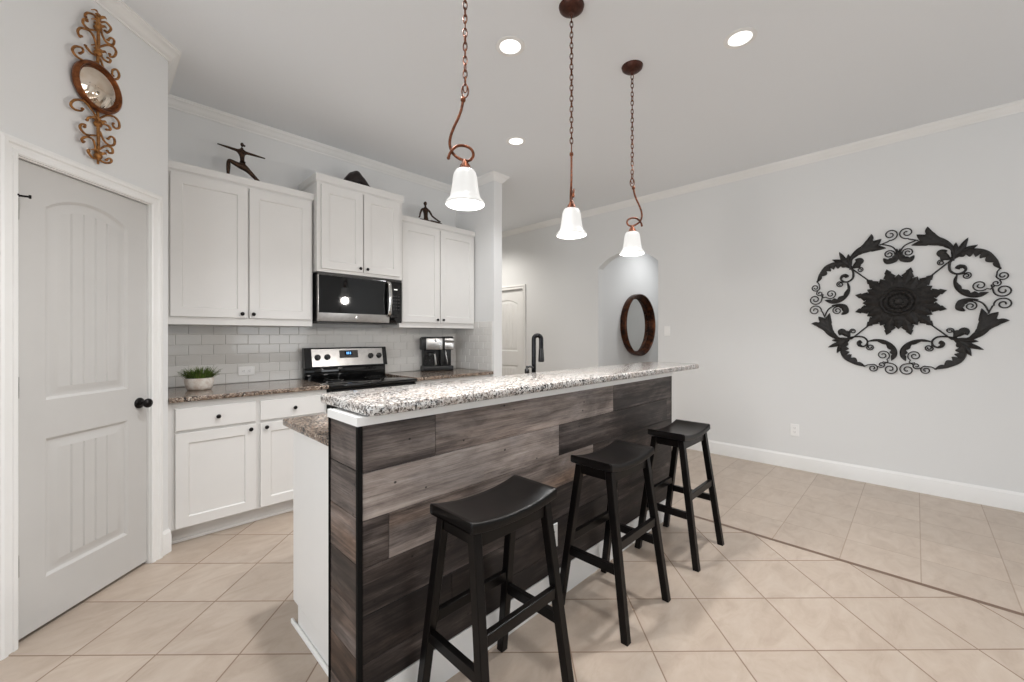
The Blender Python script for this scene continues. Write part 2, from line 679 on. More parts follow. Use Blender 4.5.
WC = (PC[0] + PC[1]) * S2
dbox(PW0, DO0, 0, ZC); dbox(DO1, WC, 0, ZC); dbox(DO0, DO1, DOZ, ZC)
m.build('wall_pantry', WALL, struct=True, smooth=0)
m = MB(); m.box(PC[0] - .1, PC[0], PC[1], YB, 0, ZC); m.build('wall_pantry_return', WALL, struct=True, smooth=0)
m = MB(); m.box(-1.2, -1.1, 2.6, YB, 0, ZC); m.build('wall_pantry_inner', WALL, struct=True, smooth=0)

# right wall with the arched opening and the hall door opening
OY0, OY1, SPR, RISE = 2.222, 3.062, 2.20, .176
HD0, HD1 = 4.452, 5.25
m = MB()
XRB = XR + .12
m.box(XR, XRB, RY - .1, OY0, 0, ZC)
m.box(XR, XRB, OY1, HD0, 0, ZC)
m.box(XR, XRB, HD0, HD1, 2.045, ZC)
m.box(XR, XRB, HD1, 6.6, 0, ZC)
R_ = ((OY1 - OY0) ** 2 / 4 + RISE ** 2) / (2 * RISE)
yc, zc = (OY0 + OY1) / 2, SPR + RISE - R_
N = 24
arch = []
for i in range(N + 1):
    y = OY0 + (OY1 - OY0) * i / N
    arch.append((y, zc + math.sqrt(R_ * R_ - (y - yc) ** 2)))
for (ya, za), (yb, zb) in zip(arch[:-1], arch[1:]):
    m.ringsurf([[(XR, ya, za), (XR, yb, zb), (XR, yb, ZC), (XR, ya, ZC)], [(XRB, ya, za), (XRB, yb, zb), (XRB, yb, ZC), (XRB, ya, ZC)]], True, True, True)
m.build('wall_right', WALL, struct=True, smooth=0)
# corridor behind the arch
YCOR = 3.085
m = MB(); m.box(XRB, 7.7, YCOR, YCOR + .1, 0, ZC); m.build('wall_corridor_left', WALL, struct=True, smooth=0)
m = MB(); m.box(XRB, 7.7, 1.75, 1.85, 0, ZC); m.build('wall_corridor_right', WALL, struct=True, smooth=0)
m = MB(); m.box(7.6, 7.7, 1.85, YCOR, 0, ZC); m.build('wall_corridor_end', WALL, struct=True, smooth=0)
m = MB(); m.box(XRB + .6, XRB + .7, HD0 - .3, HD1 + .3, 0, ZC); m.build('wall_closet', WALL, struct=True, smooth=0)

# rear and left walls with windows (behind the camera)
m = MB()
y0, y1 = RY - .15, RY
xs = [(-2.35, -.55), (0, 1.8), (2.35, 4.15)]
m.box(LX - .15, XR, y0, y1, 0, .35); m.box(LX - .15, XR, y0, y1, 2.55, ZC)
prev = LX - .15
for a, b in xs:
    m.box(prev, a, y0, y1, .35, 2.55); prev = b
m.box(prev, XR, y0, y1, .35, 2.55)
m.build('wall_rear', WALL, struct=True, smooth=0)
m = MB()
m.box(LX - .15, LX, RY, -1.25, 0, ZC); m.box(LX - .15, LX, 1.95, 2.6, 0, ZC); m.box(LX - .15, LX, -1.25, 1.95, 2.5, ZC); m.box(LX - .15, LX, -1.25, 1.95, 0, .12)
m.build('wall_left', WALL, struct=True, smooth=0)


def window(n, F, w, h):
    """frame, one mullion cross, a pane; F(a, b, depth)"""
    m = MB()
    def fb(a0, a1, b0, b1, d0, d1):
        m.ringsurf([[F(a0, b0, d), F(a1, b0, d), F(a1, b1, d), F(a0, b1, d)] for d in (d0, d1)], True, True, True)
    t = .06
    fb(0, t, 0, h, 0, .07); fb(w - t, w, 0, h, 0, .07); fb(t, w - t, 0, t, 0, .07); fb(t, w - t, h - t, h, 0, .07)
    fb(w / 2 - .025, w / 2 + .025, t, h - t, .01, .06); fb(t, w - t, h * .52 - .025, h * .52 + .025, .015, .055)
    o = m.build('window_%d' % n, FRAMEW, struct=True, smooth=0)
    m = MB()
    fb2 = lambda a0, a1, b0, b1, d0, d1: m.ringsurf([[F(a0, b0, d), F(a1, b0, d), F(a1, b1, d), F(a0, b1, d)] for d in (d0, d1)], True, True, True)
    fb2(t, w - t, t, h - t, .032, .036)
    m.build('pane', GLASS, o, smooth=0)


for i, (a, b) in enumerate(xs):
    window(i + 1, (lambda a_: (lambda p, q, d: Vector((a_ + p, RY - .13 + d, .35 + q))))(a), b - a, 2.2)
window(4, lambda p, q, d: Vector((LX - .13 + d, -1.25 + p, .12 + q)), 3.2, 2.38)

# crown moulding: profile (out from wall, z)
CR = [(0, ZC - .070), (.008, ZC - .070), (.011, ZC - .061), (.019, ZC - .056), (.030, ZC - .040), (.044, ZC - .023), (.053, ZC - .018), (.056, ZC - .009), (.062, ZC - .007), (.062, ZC), (0, ZC)]


def crown(n, path):
    m = MB()
    sweep(m, path, CR, FLAT)
    return m.build('trim_%d' % n, TRIM, struct=True, smooth=25)


# path direction keeps the room on the left
a0 = DW(PW0, 0)
crown(1, [(XSTUB1, 6.5), (XSTUB1, YSTUB), (XSTUB0, YSTUB), (XSTUB0, YB), (PC[0], YB), PC, (a0.x, a0.y), (LX, a0.y - .01), (LX, RY), (XR, RY), (XR, 6.5), (XSTUB1, 6.5)][0:])
# baseboards: profile (out, z)
BS = [(0, 0), (.016, 0), (.016, .098), (.012, .112), (.012, .118), (.006, .130), (.004, .137), (0, .137)]


def baseboard(name, path, prof=BS):
    m = MB()
    sweep(m, path, prof, FLAT)
    return m.build(name, TRIM, struct=True, smooth=25)


baseboard('baseboard_right', [(XR, RY), (XR, OY0), (XRB, OY0)])
baseboard('baseboard_hall', [(XR, OY1), (XR, HD0 - .065)])
baseboard('baseboard_corridor', [(7.6, YCOR), (XRB, YCOR)])
q = DW(DO1 + .068, 0)
baseboard('baseboard_pantry', [(PC[0], 3.25), PC, (q.x, q.y)])
baseboard('baseboard_kitchen_end', [(XSTUB1, 6.5), (XSTUB1, YSTUB), (XSTUB0, YSTUB), (XSTUB0, YSTUB + .03)])

# ------------------------------------------------------------------ doors
CAS = [(0, 0), (0, .012), (.006, .017), (.020, .018), (.024, .013), (.036, .015), (.042, .022), (.056, .024), (.066, .020), (.066, 0)]


def arch_panel_door(W, Hh, F, panels, name, n_gro, mat, th=.035):
    """slab with moulded recessed panels; panels: (u0, u1, v0, v1, rise); F(u, v, out)"""
    m = MB()
    NN = 16
    us = sorted(set(p[0] for p in panels) | set(p[1] for p in panels))
    hu0, hu1 = us[0], us[-1]

    def top(p, u, i=0):
        u0, u1, v0, v1, r = p
        if r <= 0:
            return v1 - i
        Wd = u1 - u0
        R = (Wd * Wd / 4 + r * r) / (2 * r)
        c = v1 + r - R
        return c + math.sqrt(max((R - i) ** 2 - (u - (u0 + u1) / 2) ** 2, 0))

    def quad(a, b, c, d):
        m.f([m.v(F(*x)) for x in (a, b, c, d)])
    # stiles
    quad((0, 0, 0), (hu0, 0, 0), (hu0, Hh, 0), (0, Hh, 0))
    quad((hu1, 0, 0), (W, 0, 0), (W, Hh, 0), (hu1, Hh, 0))
    cols = [hu0 + (hu1 - hu0) * i / NN for i in range(NN + 1)]
    ps = sorted(panels, key=lambda p: p[2])
    for a, b in zip(cols[:-1], cols[1:]):
        lo_a = lo_b = 0
        for p in ps:
            quad((a, lo_a, 0), (b, lo_b, 0), (b, p[2], 0), (a, p[2], 0))
            lo_a, lo_b = top(p, a), top(p, b)
        quad((a, lo_a, 0), (b, lo_b, 0), (b, Hh, 0), (a, Hh, 0))
    # edges and back
    for (a, b) in (((0, 0), (W, 0)), ((W, 0), (W, Hh)), ((W, Hh), (0, Hh)), ((0, Hh), (0, 0))):
        quad((a[0], a[1], 0), (b[0], b[1], 0), (b[0], b[1], -th), (a[0], a[1], -th))
    quad((0, 0, -th), (W, 0, -th), (W, Hh, -th), (0, Hh, -th))
    # mouldings
    for p in panels:
        u0, u1, v0, v1, r = p

        def loop(i, dep):
            cs = [u0 + i + (u1 - u0 - 2 * i) * k / NN for k in range(NN + 1)]
            L = [F(u, v0 + i, dep) for u in cs] + [F(u, top(p, u, i), dep) for u in reversed(cs)]
            return L
        steps = [(0, 0), (.006, -.004), (.012, -.010), (.020, -.011), (.030, -.010), (.050, -.004), (.054, -.0035)]
        m.ringsurf([loop(i, d) for i, d in steps], True)
        # planked field with V grooves
        i = .054
        a, b = u0 + i, u1 - i
        pts = [(a, -.0035)]
        for k in range(1, n_gro + 1):
            g = a + (b - a) * k / (n_gro + 1)
            pts += [(g - .005, -.0035), (g, -.0085), (g + .005, -.0035)]
        pts.append((b, -.0035))
        fine = []
        for (p0, d0), (p1, d1) in zip(pts[:-1], pts[1:]):
            fine += [(p0 + (p1 - p0) * k / 4, d0 + (d1 - d0) * k / 4) for k in range(4)]
        fine.append(pts[-1])
        for (p0, d0), (p1, d1) in zip(fine[:-1], fine[1:]):
            quad((p0, v0 + i, d0), (p1, v0 + i, d1), (p1, top(p, p1, i), d1), (p0, top(p, p0, i), d0))
    return m.build(name, mat, struct=True, smooth=30)


# pantry door
D0, D1 = 1.720, 2.347
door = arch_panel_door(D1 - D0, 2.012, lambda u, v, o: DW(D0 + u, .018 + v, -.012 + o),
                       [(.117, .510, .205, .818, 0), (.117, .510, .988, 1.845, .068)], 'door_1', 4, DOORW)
m = MB()
sweep(m, [(DO1 - .004, 0), (DO1 - .004, DOZ - .004), (DO0 + .004, DOZ - .004), (DO0 + .004, 0)], [(-a, b) for a, b in CAS], lambda a, b, c: DW(a, b, c))
# jamb lining
for w0, w1, z0, z1 in ((DO0, DO0 + .006, 0, DOZ), (DO1 - .006, DO1, 0, DOZ), (DO0, DO1, DOZ - .008, DOZ)):
    m.ringsurf([[DW(a, b, d) for a, b in ((w0, z0), (w1, z0), (w1, z1), (w0, z1))] for d in (0, -.11)], True, True, True)
m.build('trim_2', TRIM, struct=True, smooth=25)


def knob_on(F, name, parent, mat=KNOB):
    """door knob with rosette; F(a, b, out)"""
    m = MB()
    pr = [(.033, 0), (.033, .005), (.030, .009), (.014, .012), (.011, .020), (.011, .034), (.018, .040), (.026, .047), (.0285, .056), (.027, .064), (.020, .071), (.008, .074), (0.0005, .0745)]
    rings = []
    for r, d in pr:
        rings.append([F(.9 * r * math.cos(2 * PI * k / 28), .9 * r * math.sin(2 * PI * k / 28), d * .86) for k in range(28)])
    m.ringsurf(rings, True, True, True)
    return m.build(name, mat, parent, smooth=50)


knob_on(lambda a, b, d: DW(2.298 + a, .918 + b, -.012 + d), 'door_knob', door)
for z in (1.82, 1.075, .33):
    m = MB()
    m.cyl(DW(D0 + .003, z - .045, -.004), DW(D0 + .003, z + .045, -.004), .0072, seg=12, bev=.001)
    m.ringsurf([[DW(D0 + a, z + b, c) for a, b in ((-.002, -.044), (.016, -.044), (.016, .044), (-.002, .044))] for c in (-.012, -.0105)], True, True, True)
    m.build('hinge', NICKEL, door, smooth=40)
m = MB()
z = 1.872
m.cyl(DW(D0 - .004, z - .005, .003), DW(D0 - .004, z + .007, .003), .009, seg=14)
m.cyl(DW(D0 - .004, z - .050, .003), DW(D0 - .004, z - .005, .003), .0055, seg=12)
m.tube([DW(D0 - .004, z, .004), DW(D0 + .008, z, .020), DW(D0 + .018, z + .001, .028)], .0042, 8)
m.cyl(DW(D0 + .018, z + .001, .028), DW(D0 + .024, z + .001, .033), .008, seg=12)
m.tube([DW(D0 - .004, z, .004), DW(D0 - .010, z + .001, .018)], .004, 8)
m.build('hinge_stop', KNOB, door, smooth=40)

# hall door in the right wall
HW = HD1 - HD0 - .012
hdoor = arch_panel_door(HW, 2.02, lambda u, v, o: Vector((XR + .02 - o, HD1 - .006 - u, .012 + v)),
                        [(.13, HW - .13, .205, .80, 0), (.13, HW - .13, 1.03, 1.80, .07)], 'door_2', 5, TRIM)  # same kind of door as the pantry's; lighter white stands in for brighter light
m = MB()
sweep(m, [(HD0 + .004, 0), (HD0 + .004, 2.041), (HD1 - .004, 2.041), (HD1 - .004, 0)], CAS, lambda a, b, c: Vector((XR - c, a, b)))
for ya, yb, z0, z1 in ((HD0, HD0 + .005, 0, 2.045), (HD1 - .005, HD1, 0, 2.045), (HD0, HD1, 2.038, 2.045)):
    m.box(XR, XRB, ya, yb, z0, z1)
m.build('trim_3', TRIM, struct=True, smooth=25)
knob_on(lambda a, b, d: Vector((XR + .02 - d, HD1 - .07 + a, .92 + b)), 'door_knob', hdoor)

# ------------------------------------------------------------------ backsplash (subway tile 3 x 6 in, running bond)
m = MB()
gm = MB()
TW, TH, GR = .152, .0762, .003
BZ0, BZ1 = .919, 1.372


def tile(F, a0, a1, b0, b1):
    if a1 - a0 < .006 or b1 - b0 < .006:
        return
    c = .0018
    rings = [[F(a, b, .001) for a, b in ((a0, b0), (a1, b0), (a1, b1), (a0, b1))],
             [F(a, b, .0056) for a, b in ((a0, b0), (a1, b0), (a1, b1), (a0, b1))],
             [F(a, b, .007) for a, b in ((a0 + c, b0 + c), (a1 - c, b0 + c), (a1 - c, b1 - c), (a0 + c, b1 - c))]]
    m.ringsurf(rings, True, False, True)


def tiles(F, A0, A1, Bt):
    r = 0
    b = BZ0
    while b < Bt - .006:
        a = A0 - (TW / 2 if r % 2 else 0) - .05
        while a < A1:
            tile(F, max(a, A0) + GR / 2, min(a + TW, A1) - GR / 2, b + GR / 2, min(b + TH, Bt) - GR / 2)
            a += TW
        b += TH
        r += 1


FB = lambda a, b, d: Vector((a, YB - d, b))
FS = lambda a, b, d: Vector((XSTUB0 - d, YB - .008 - a, b))
tiles(FB, PC[0], XSTUB0, BZ1)
tiles(FS, 0, YB - .008 - YSTUB - .02, 1.447)
bs = m.build('backsplash', SUBWAY, struct=True, smooth=0)
gm.box(PC[0], XSTUB0, YB - .003, YB - .0005, BZ0, BZ1)
gm.box(XSTUB0 - .003, XSTUB0 - .0005, YSTUB + .02, YB - .003, BZ0, 1.447)
gm.build('grout', GROUT, bs, smooth=0)


# ------------------------------------------------------------------ cabinets
def shaker(m, x0, x1, z0, z1, yf, th=.019, rail=.062, rec=.009):
    """shaker front facing -Y, front face at y = yf"""
    def L(i, d):
        return [(x, yf + d, z) for x, z in ((x0 + i, z0 + i), (x1 - i, z0 + i), (x1 - i, z1 - i), (x0 + i, z1 - i))]
    m.ringsurf([L(0, th), L(0, .002), L(.002, 0), L(rail, 0), L(rail + .003, .002), L(rail + .006, rec), L(rail + .010, rec)], True, True, True)


def slab(m, x0, x1, z0, z1, yf, th=.019):
    def L(i, d):
        return [(x, yf + d, z) for x, z in ((x0 + i, z0 + i), (x1 - i, z0 + i), (x1 - i, z1 - i), (x0 + i, z1 - i))]
    m.ringsurf([L(0, th), L(0, .004), L(.004, 0), L(.02, 0)], True, True, True)


def cab_knob(parent, x, z, yf, name='knob'):
    m = MB()
    pr = [(.005, 0), (.0046, .009), (.008, .013), (.0125, .017), (.0135, .020), (.012, .024), (.007, .0265), (.0004, .0272)]
    m.ringsurf([[(x + r * math.cos(2 * PI * k / 20), yf - d, z + r * math.sin(2 * PI * k / 20)) for k in range(20)] for r, d in pr], True, True, True)
    return m.build(name, KNOB, parent, smooth=50)


def crown_cab(m, x0, x1, yf, yb, z, sc=1):
    """small crown round the front and both sides of a wall cabinet; top at z + .045*sc"""
    k_ = 1 if sc == 1 else 1.9
    pr = [(0, z - .012), (.004, z - .012), (.007, z), (.012 * k_, z + .010 * sc), (.022 * k_, z + .026 * sc), (.034 * k_, z + .036 * sc), (.037 * k_, z + .046 * sc), (-.012, z + .046 * sc), (-.012, z)]
    sweep(m, [(x1, yb), (x1, yf), (x0, yf), (x0, yb)], [(-a, b) for a, b in pr], FLAT)


def upper(x0, x1, yf, z0, z1, label, split, crown_sc=1, rail=.052, ck=None):
    """wall cabinet, face frame at yf, doors in front of it"""
    t = thing('wall_cabinet', ((x0 + x1) / 2, YB, z0), label, 'cabinet', 'white wall cabinets above the counter')
    m = MB()
    m.box(x0, x1, yf, YB - .009, z0, z1, .001)
    m.box(x0 + .005, x1 - .005, yf + .012, YB - .012, z1 - .004, z1 + .044 * crown_sc)      # solid top deck behind the crown
    m.build('body', CAB, t, smooth=0)
    m = MB()
    cx0, cx1 = (ck if ck else (x0, x1))
    crown_cab(m, cx0, cx1, yf, YB - .02, z1, crown_sc)
    m.build('crown_molding', CAB, t, smooth=25)
    for (a, b, kx) in split:
        m = MB()
        shaker(m, a, b, z0 + rail, z1 - .028, yf - .0195)
        d = m.build('door', CAB, t, smooth=25)
        cab_knob(d, kx, z0 + rail + .030, yf - .0195)
    return t


upper(.318, 1.246, 3.50, 1.368, 2.398, 'white two-door wall cabinet left of the microwave, above the potted plant', [(.350, .790, .752), (.800, 1.228, .822)])
upper(1.256, 2.022, 3.43, 1.812, 2.545, 'white wall cabinet above the microwave, tallest and deepest of the row', [(1.285, 1.633, 1.604), (1.643, 1.99, 1.668)], 1.2, .026)
upper(2.032, 2.955, 3.50, 1.372, 2.398, 'white two-door wall cabinet right of the microwave, above the coffee maker', [(2.055, 2.488, 2.452), (2.498, 2.945, 2.524)])
m = MB()
m.box(.312, .3175, 3.505, YB - .01, 1.37, 2.43)
m.build('trim_4', CAB, struct=True, smooth=0)

YF = 3.225


def base_cab(x0, x1, label, cols):
    t = thing('base_cabinet', ((x0 + x1) / 2, YB, 0), label, 'cabinet', 'white base cabinets on the kitchen wall')
    m = MB()
    m.box(x0, x1, YF, YB - .012, .105, .884, .001)
    m.build('body', CAB, t, smooth=0)
    m = MB()
    m.box(x0, x1, YF + .07, YB - .012, 0, .104)
    m.box(x0, x1, YF + .058, YF + .0695, 0, .018, .003)
    m.build('toe_kick', CAB, t, smooth=0)
    for a, b, kx in cols:
        m = MB(); slab(m, a, b, .708, .844, YF - .0195)
        d = m.build('drawer', CAB, t, smooth=25)
        cab_knob(d, (a + b) / 2, .775, YF - .0195)
        m = MB(); shaker(m, a, b, .112, .692, YF - .0195)
        d = m.build('door', CAB, t, smooth=25)
        cab_knob(d, kx, .662, YF - .0195)
    return t


base_cab(.332, 1.252, 'white base cabinet with two drawers, left of the black range', [(.347, .776, .742), (.802, 1.235, .836)])
base_cab(2.030, 2.955, 'white base cabinet right of the range, behind the island', [(2.05, 2.485, 2.45), (2.51, 2.94, 2.545)])
m = MB(); m.box(.3115, .3315, YF - .002, YF + .03, .105, .884); m.box(.3115, .3315, YF + .07, YF + .09, 0, .104); m.build('trim_5', CAB, struct=True, smooth=0)


def slab_round(m, x0, x1, y0, y1, z0, z1, rad=(0, 0, 0, 0), edge=.006, seg=8):
    """stone slab, corner radii in order (x0y0, x1y0, x1y1, x0y1), eased edges"""
    def out(i):
        o = []
        cs = ((x0, y0, 1, 1, PI, rad[0]), (x1, y0, -1, 1, 1.5 * PI, rad[1]), (x1, y1, -1, -1, 0, rad[2]), (x0, y1, 1, -1, .5 * PI, rad[3]))
        for cx, cy, sx, sy, a0, r in cs:
            r2 = max(r, .004)
            ox, oy = cx + sx * r2, cy + sy * r2
            for k in range(seg + 1):
                a = a0 + .5 * PI * k / seg
                o.append((ox + (r2 - i) * math.cos(a) if r2 > i else ox, oy + (r2 - i) * math.sin(a) if r2 > i else oy))
        return o
    prof = [(edge, z0), (edge * .3, z0 + edge * .3), (0, z0 + edge), (0, z1 - edge), (edge * .3, z1 - edge * .3), (edge, z1)]
    prof = [(min(i, .0038) if max(rad) == 0 else i, z) for i, z in prof]
    m.ringsurf([[(x, y, z) for x, y in out(i)] for i, z in prof], True, True, True)


m = MB(); slab_round(m, .313, 1.256, 3.185, YB - .0015, .886, .917)
tag(m.build('countertop', GRANITEW, smooth=40), 'speckled brown granite countertop under the potted plant, left of the range', 'countertop')
m = MB(); slab_round(m, 2.024, XSTUB0 - .0015, 3.185, YB - .0015, .886, .917)
tag(m.build('countertop', GRANITEW, smooth=40), 'speckled granite countertop under the coffee maker, right of the range', 'countertop')

# ------------------------------------------------------------------ range
RX0, RX1 = 1.262, 2.018
t = thing('range', ((RX0 + RX1) / 2, 3.5, 0), 'black and stainless electric range between the two base cabinets', 'stove')
m = MB(); m.box(RX0, RX1, 3.20, 3.80, .03, .883, .003); m.box(RX0 + .03, RX1 - .03, 3.24, 3.78, 0, .03); m.build('body', BLKPLAS, t, smooth=0)
m = MB(); m.box(RX0 - .002, RX1 + .002, 3.168, 3.735, .885, .911, .004)
ct = m.build('cooktop', BLKGLASS, t, smooth=30)
for bx, by, br in ((1.45, 3.32, .105), (1.84, 3.32, .085), (1.45, 3.58, .08), (1.84, 3.58, .10)):
    m = MB(); m.lathe([(br, .9112), (br, .9116), (br - .004, .9116), (br - .004, .9112)], (bx, by, 0), 40)
    m.build('burner_ring', DKGREY, ct)
m = MB()
m.box(RX0, RX1, 3.735, 3.785, .885, 1.015, .004)
# sloped upper housing
pr = [(3.70, 1.012), (3.780, 1.012), (3.780, 1.186), (3.745, 1.186), (3.735, 1.180)]
m.ringsurf([[(x, a, b) for a, b in pr] for x in (RX0 - .003, RX1 + .003)], True, True, True)
m.box(RX0 + .01, RX1 - .01, 3.722, 3.737, .925, 1.0, .003)
m.build('backguard', BLKGLASS, t, smooth=30)


def SLP(x, q, o):
    """on the sloping control face: q from 0 (bottom) to 1 (top), o outwards"""
    a, b = Vector((0, 3.70, 1.012)), Vector((0, 3.735, 1.180))
    nrm = Vector((0, -.979, .204))
    p = a + (b - a) * q + nrm * o
    return Vector((x, p.y, p.z))


m = MB()
m.ringsurf([[SLP(x, q, o) for x, q in ((RX0 + .055, .06), (RX1 - .042, .06), (RX1 - .042, .96), (RX0 + .055, .96))] for o in (.0005, .004)], True, True, True)
cp = m.build('control_panel', STEEL, t, smooth=0)
m = MB()
m.ringsurf([[SLP(x, q, o) for x, q in ((1.558, .46), (1.730, .46), (1.730, .87), (1.558, .87))] for o in (.004, .007)], True, True, True)
dp = m.build('display', DKGREY, cp, smooth=0)
m = MB()
m.ringsurf([[SLP(x, q, o) for x, q in ((1.605, .60), (1.676, .60), (1.676, .82), (1.605, .82))] for o in (.007, .0078)], True, True, True)
m.build('clock_window', BLKGLASS, cp, smooth=0)
m = MB()
for k, x in enumerate((1.622, 1.636, 1.653)):
    m.ringsurf([[SLP(a, q, o) for a, q in ((x, .65), (x + .009, .65), (x + .009, .78), (x, .78))] for o in (.0079, .0084)], True, True, True)
m.build('clock_digits', GLOWBLUE, cp, smooth=0)
for x in (1.365, 1.448, 1.852, 1.936):
    m = MB()
    pr = [(.026, .004), (.026, .009), (.022, .012), (.020, .028), (.016, .031), (.001, .0315)]
    m.ringsurf([[SLP(x + r * math.cos(2 * PI * k / 24), .53 + r * math.sin(2 * PI * k / 24) / .1716, o) for k in range(24)] for r, o in pr], True, True, True)
    m.ringsurf([[SLP(x + a, .53 + b / .1716, o) for a, b in ((-.004, -.021), (.004, -.021), (.004, .021), (-.004, .021))] for o in (.030, .037)], True, True, True)
    m.build('knob', BLKPLAS, cp, smooth=40)
m = MB(); m.box(RX0 + .006, RX1 - .006, 3.172, 3.198, .24, .875, .004); m.box(RX0 + .006, RX1 - .006, 3.172, 3.198, .05, .225, .004)
od = m.build('oven_door', BLKGLASS, t, smooth=0)
m = MB(); m.tube([(RX0 + .06, 3.172, .80), (RX0 + .06, 3.13, .80), (RX1 - .06, 3.13, .80), (RX1 - .06, 3.172, .80)], .011, 10); m.build('handle', STEEL, od)

# ------------------------------------------------------------------ microwave
MX0, MX1, MZ0, MZ1, MYF = 1.263, 2.016, 1.398, 1.806, 3.425
t = thing('microwave', ((MX0 + MX1) / 2, YB, MZ0), 'black and stainless over-the-range microwave', 'microwave')
m = MB(); m.box(MX0, MX1, MYF + .035, YB - .012, MZ0 + .012, MZ1, .002); m.build('body', BLKPLAS, t, smooth=0)
m = MB(); m.box(MX0 + .02, MX1 - .02, MYF + .05, YB - .03, MZ0, MZ0 + .0115); m.build('underside', DKGREY, t, smooth=0)
dx = MX1 - .125
m = MB()
m.box(MX0, dx, MYF, MYF + .034, MZ0 + .012, MZ1 - .018, .004)
dr = m.build('door', STEEL, t, smooth=30)
m = MB(); m.box(MX0 + .005, dx - .001, MYF - .0025, MYF - .0002, MZ0 + .082, MZ1 - .020, .001); m.build('glass', BLKGLASS, dr, smooth=0)
m = MB()
hx = dx - .004
m.tube([Vector((hx, MYF - .002, MZ0 + .075)), Vector((hx, MYF - .030, MZ0 + .085))] + [Vector((hx, MYF - .034 - .014 * math.sin(PI * k / 10), MZ0 + .10 + .255 * k / 10)) for k in range(11)] + [Vector((hx, MYF - .030, MZ1 - .04)), Vector((hx, MYF - .002, MZ1 - .03))], .0115, 12)
for v_ in m.bm.verts:
    v_.co.x = hx - .012 + (v_.co.x - hx) * 1.5
m.build('handle', CHROME, dr, smooth=60)
m = MB(); m.box(dx + .002, MX1, MYF, MYF + .034, MZ0 + .012, MZ1 - .018, .003)
pn = m.build('control_panel', BLKGLASS, t, smooth=30)
m = MB(); m.box(dx + .045, dx + .080, MYF - .0012, MYF - .0002, MZ1 - .094, MZ1 - .084); m.build('display', GLOWW, pn, smooth=0)
m = MB()
for r in range(5):
    for c in range(3):
        x, z = dx + .035 + c * .026, MZ1 - .145 - r * .030
        m.box(x, x + .016, MYF - .001, MYF - .0002, z - .012, z)
m.build('keypad', DKGREY, pn, smooth=0)
m = MB(); m.box(MX0, MX1, MYF + .004, MYF + .034, MZ1 - .017, MZ1, .002); m.build('vent_strip', DKGREY, t, smooth=0)
m = MB(); m.lathe([(.011, 0), (.011, .0015), (.001, .002)], (1.585, MYF - .0002, MZ0 + .05), 20, Matrix.Rotation(PI / 2, 3, 'X'), True, True); m.build('badge', CHROME, dr)

# ------------------------------------------------------------------ coffee maker
t = thing('coffee_maker', (2.56, 3.70, .917), 'black and stainless twin coffee maker on the counter right of the range', 'coffee maker')
z0 = .9175
m = MB()
m.box(2.385, 2.742, 3.60, 3.80, z0, z0 + .052, .008)                    # base
m.box(2.40, 2.735, 3.70, 3.80, z0 + .045, 1.26, .008)                    # back tower
m.box(2.595, 2.628, 3.635, 3.79, z0 + .045, 1.25, .006)                  # divider
m.box(2.375, 2.752, 3.62, 3.805, 1.140, 1.272, .012)                     # head core
m.box(2.39, 2.62, 3.635, 3.79, 1.266, 1.281, .006); m.box(2.636, 2.742, 3.635, 3.79, 1.266, 1.285, .006)
m.build('housing', BLKPLAS, t, smooth=30)
m = MB(); m.box(2.426, 2.612, 3.604, 3.66, 1.144, 1.266, .006)
b_ = m.build('brew_head', STEEL, t, smooth=30)
for kx, kz in ((2.53, 1.242), (2.585, 1.165), (2.585, 1.19), (2.585, 1.215)):
    m = MB(); m.cyl((kx, 3.6045, kz), (kx, 3.600, kz), .008 if kz < 1.23 else .014, seg=16); m.build('button', CHROME, b_)
m = MB(); m.box(2.640, 2.746, 3.606, 3.66, 1.144, 1.222, .006); m.box(2.640, 2.746, 3.606, 3.66, 1.228, 1.266, .006); m.build('single_serve_head', STEEL, t, smooth=30)
m = MB()
m.lathe([(.055, z0 + .054), (.064, z0 + .062), (.068, z0 + .095), (.060, z0 + .14), (.046, z0 + .168), (.046, z0 + .18)], (2.485, 3.672 - .005, 0), 32, None, True, True)
cf = m.build('carafe', GLASS, t, smooth=40)
m = MB(); m.lathe([(.050, z0 + .165), (.050, z0 + .19), (.04, z0 + .198), (.001, z0 + .20)], (2.485, 3.667, 0), 28, None, True, True); m.build('lid', BLKPLAS, cf, smooth=40)
m = MB(); m.tube([(2.510, 3.622, z0 + .185), (2.520, 3.592, z0 + .175), (2.526, 3.585, z0 + .12), (2.530, 3.592, z0 + .07), (2.52, 3.612, z0 + .062)], [.008, .010, .010, .010, .007], 10)
m.build('carafe_handle', STEEL, cf, smooth=50)
m = MB(); m.tube([(2.655, 3.64, 1.135), (2.66, 3.63, 1.08), (2.672, 3.628, 1.02), (2.68, 3.632, .985)], [.004, .006, .006, .004], 8); m.build('spout_guard', CHROME, t, smooth=50)
t.rotation_euler = (0, 0, math.radians(-24))
t.scale = (.92, .92, 1)
t.location = (2.60, 3.70, .9175)

# ------------------------------------------------------------------ potted grass
t = thing('potted_grass', (.515, 3.56, .917), 'small potted grass in a whitewashed bowl on the back counter', 'plant')
m = MB()
m.lathe([(.058, .9175), (.066, .919), (.076, .935), (.082, .962), (.084, .985), (.083, 1.0), (.079, 1.0), (.078, .985), (.074, .975)], (.515, 3.56, 0), 40, None, True, False)
m.build('bowl', POT, t, smooth=50)
m = MB(); m.lathe([(.0765, .978), (.05, .984), (.001, .988)], (.515, 3.56, 0), 24); m.build('soil', SOIL, t, smooth=50)


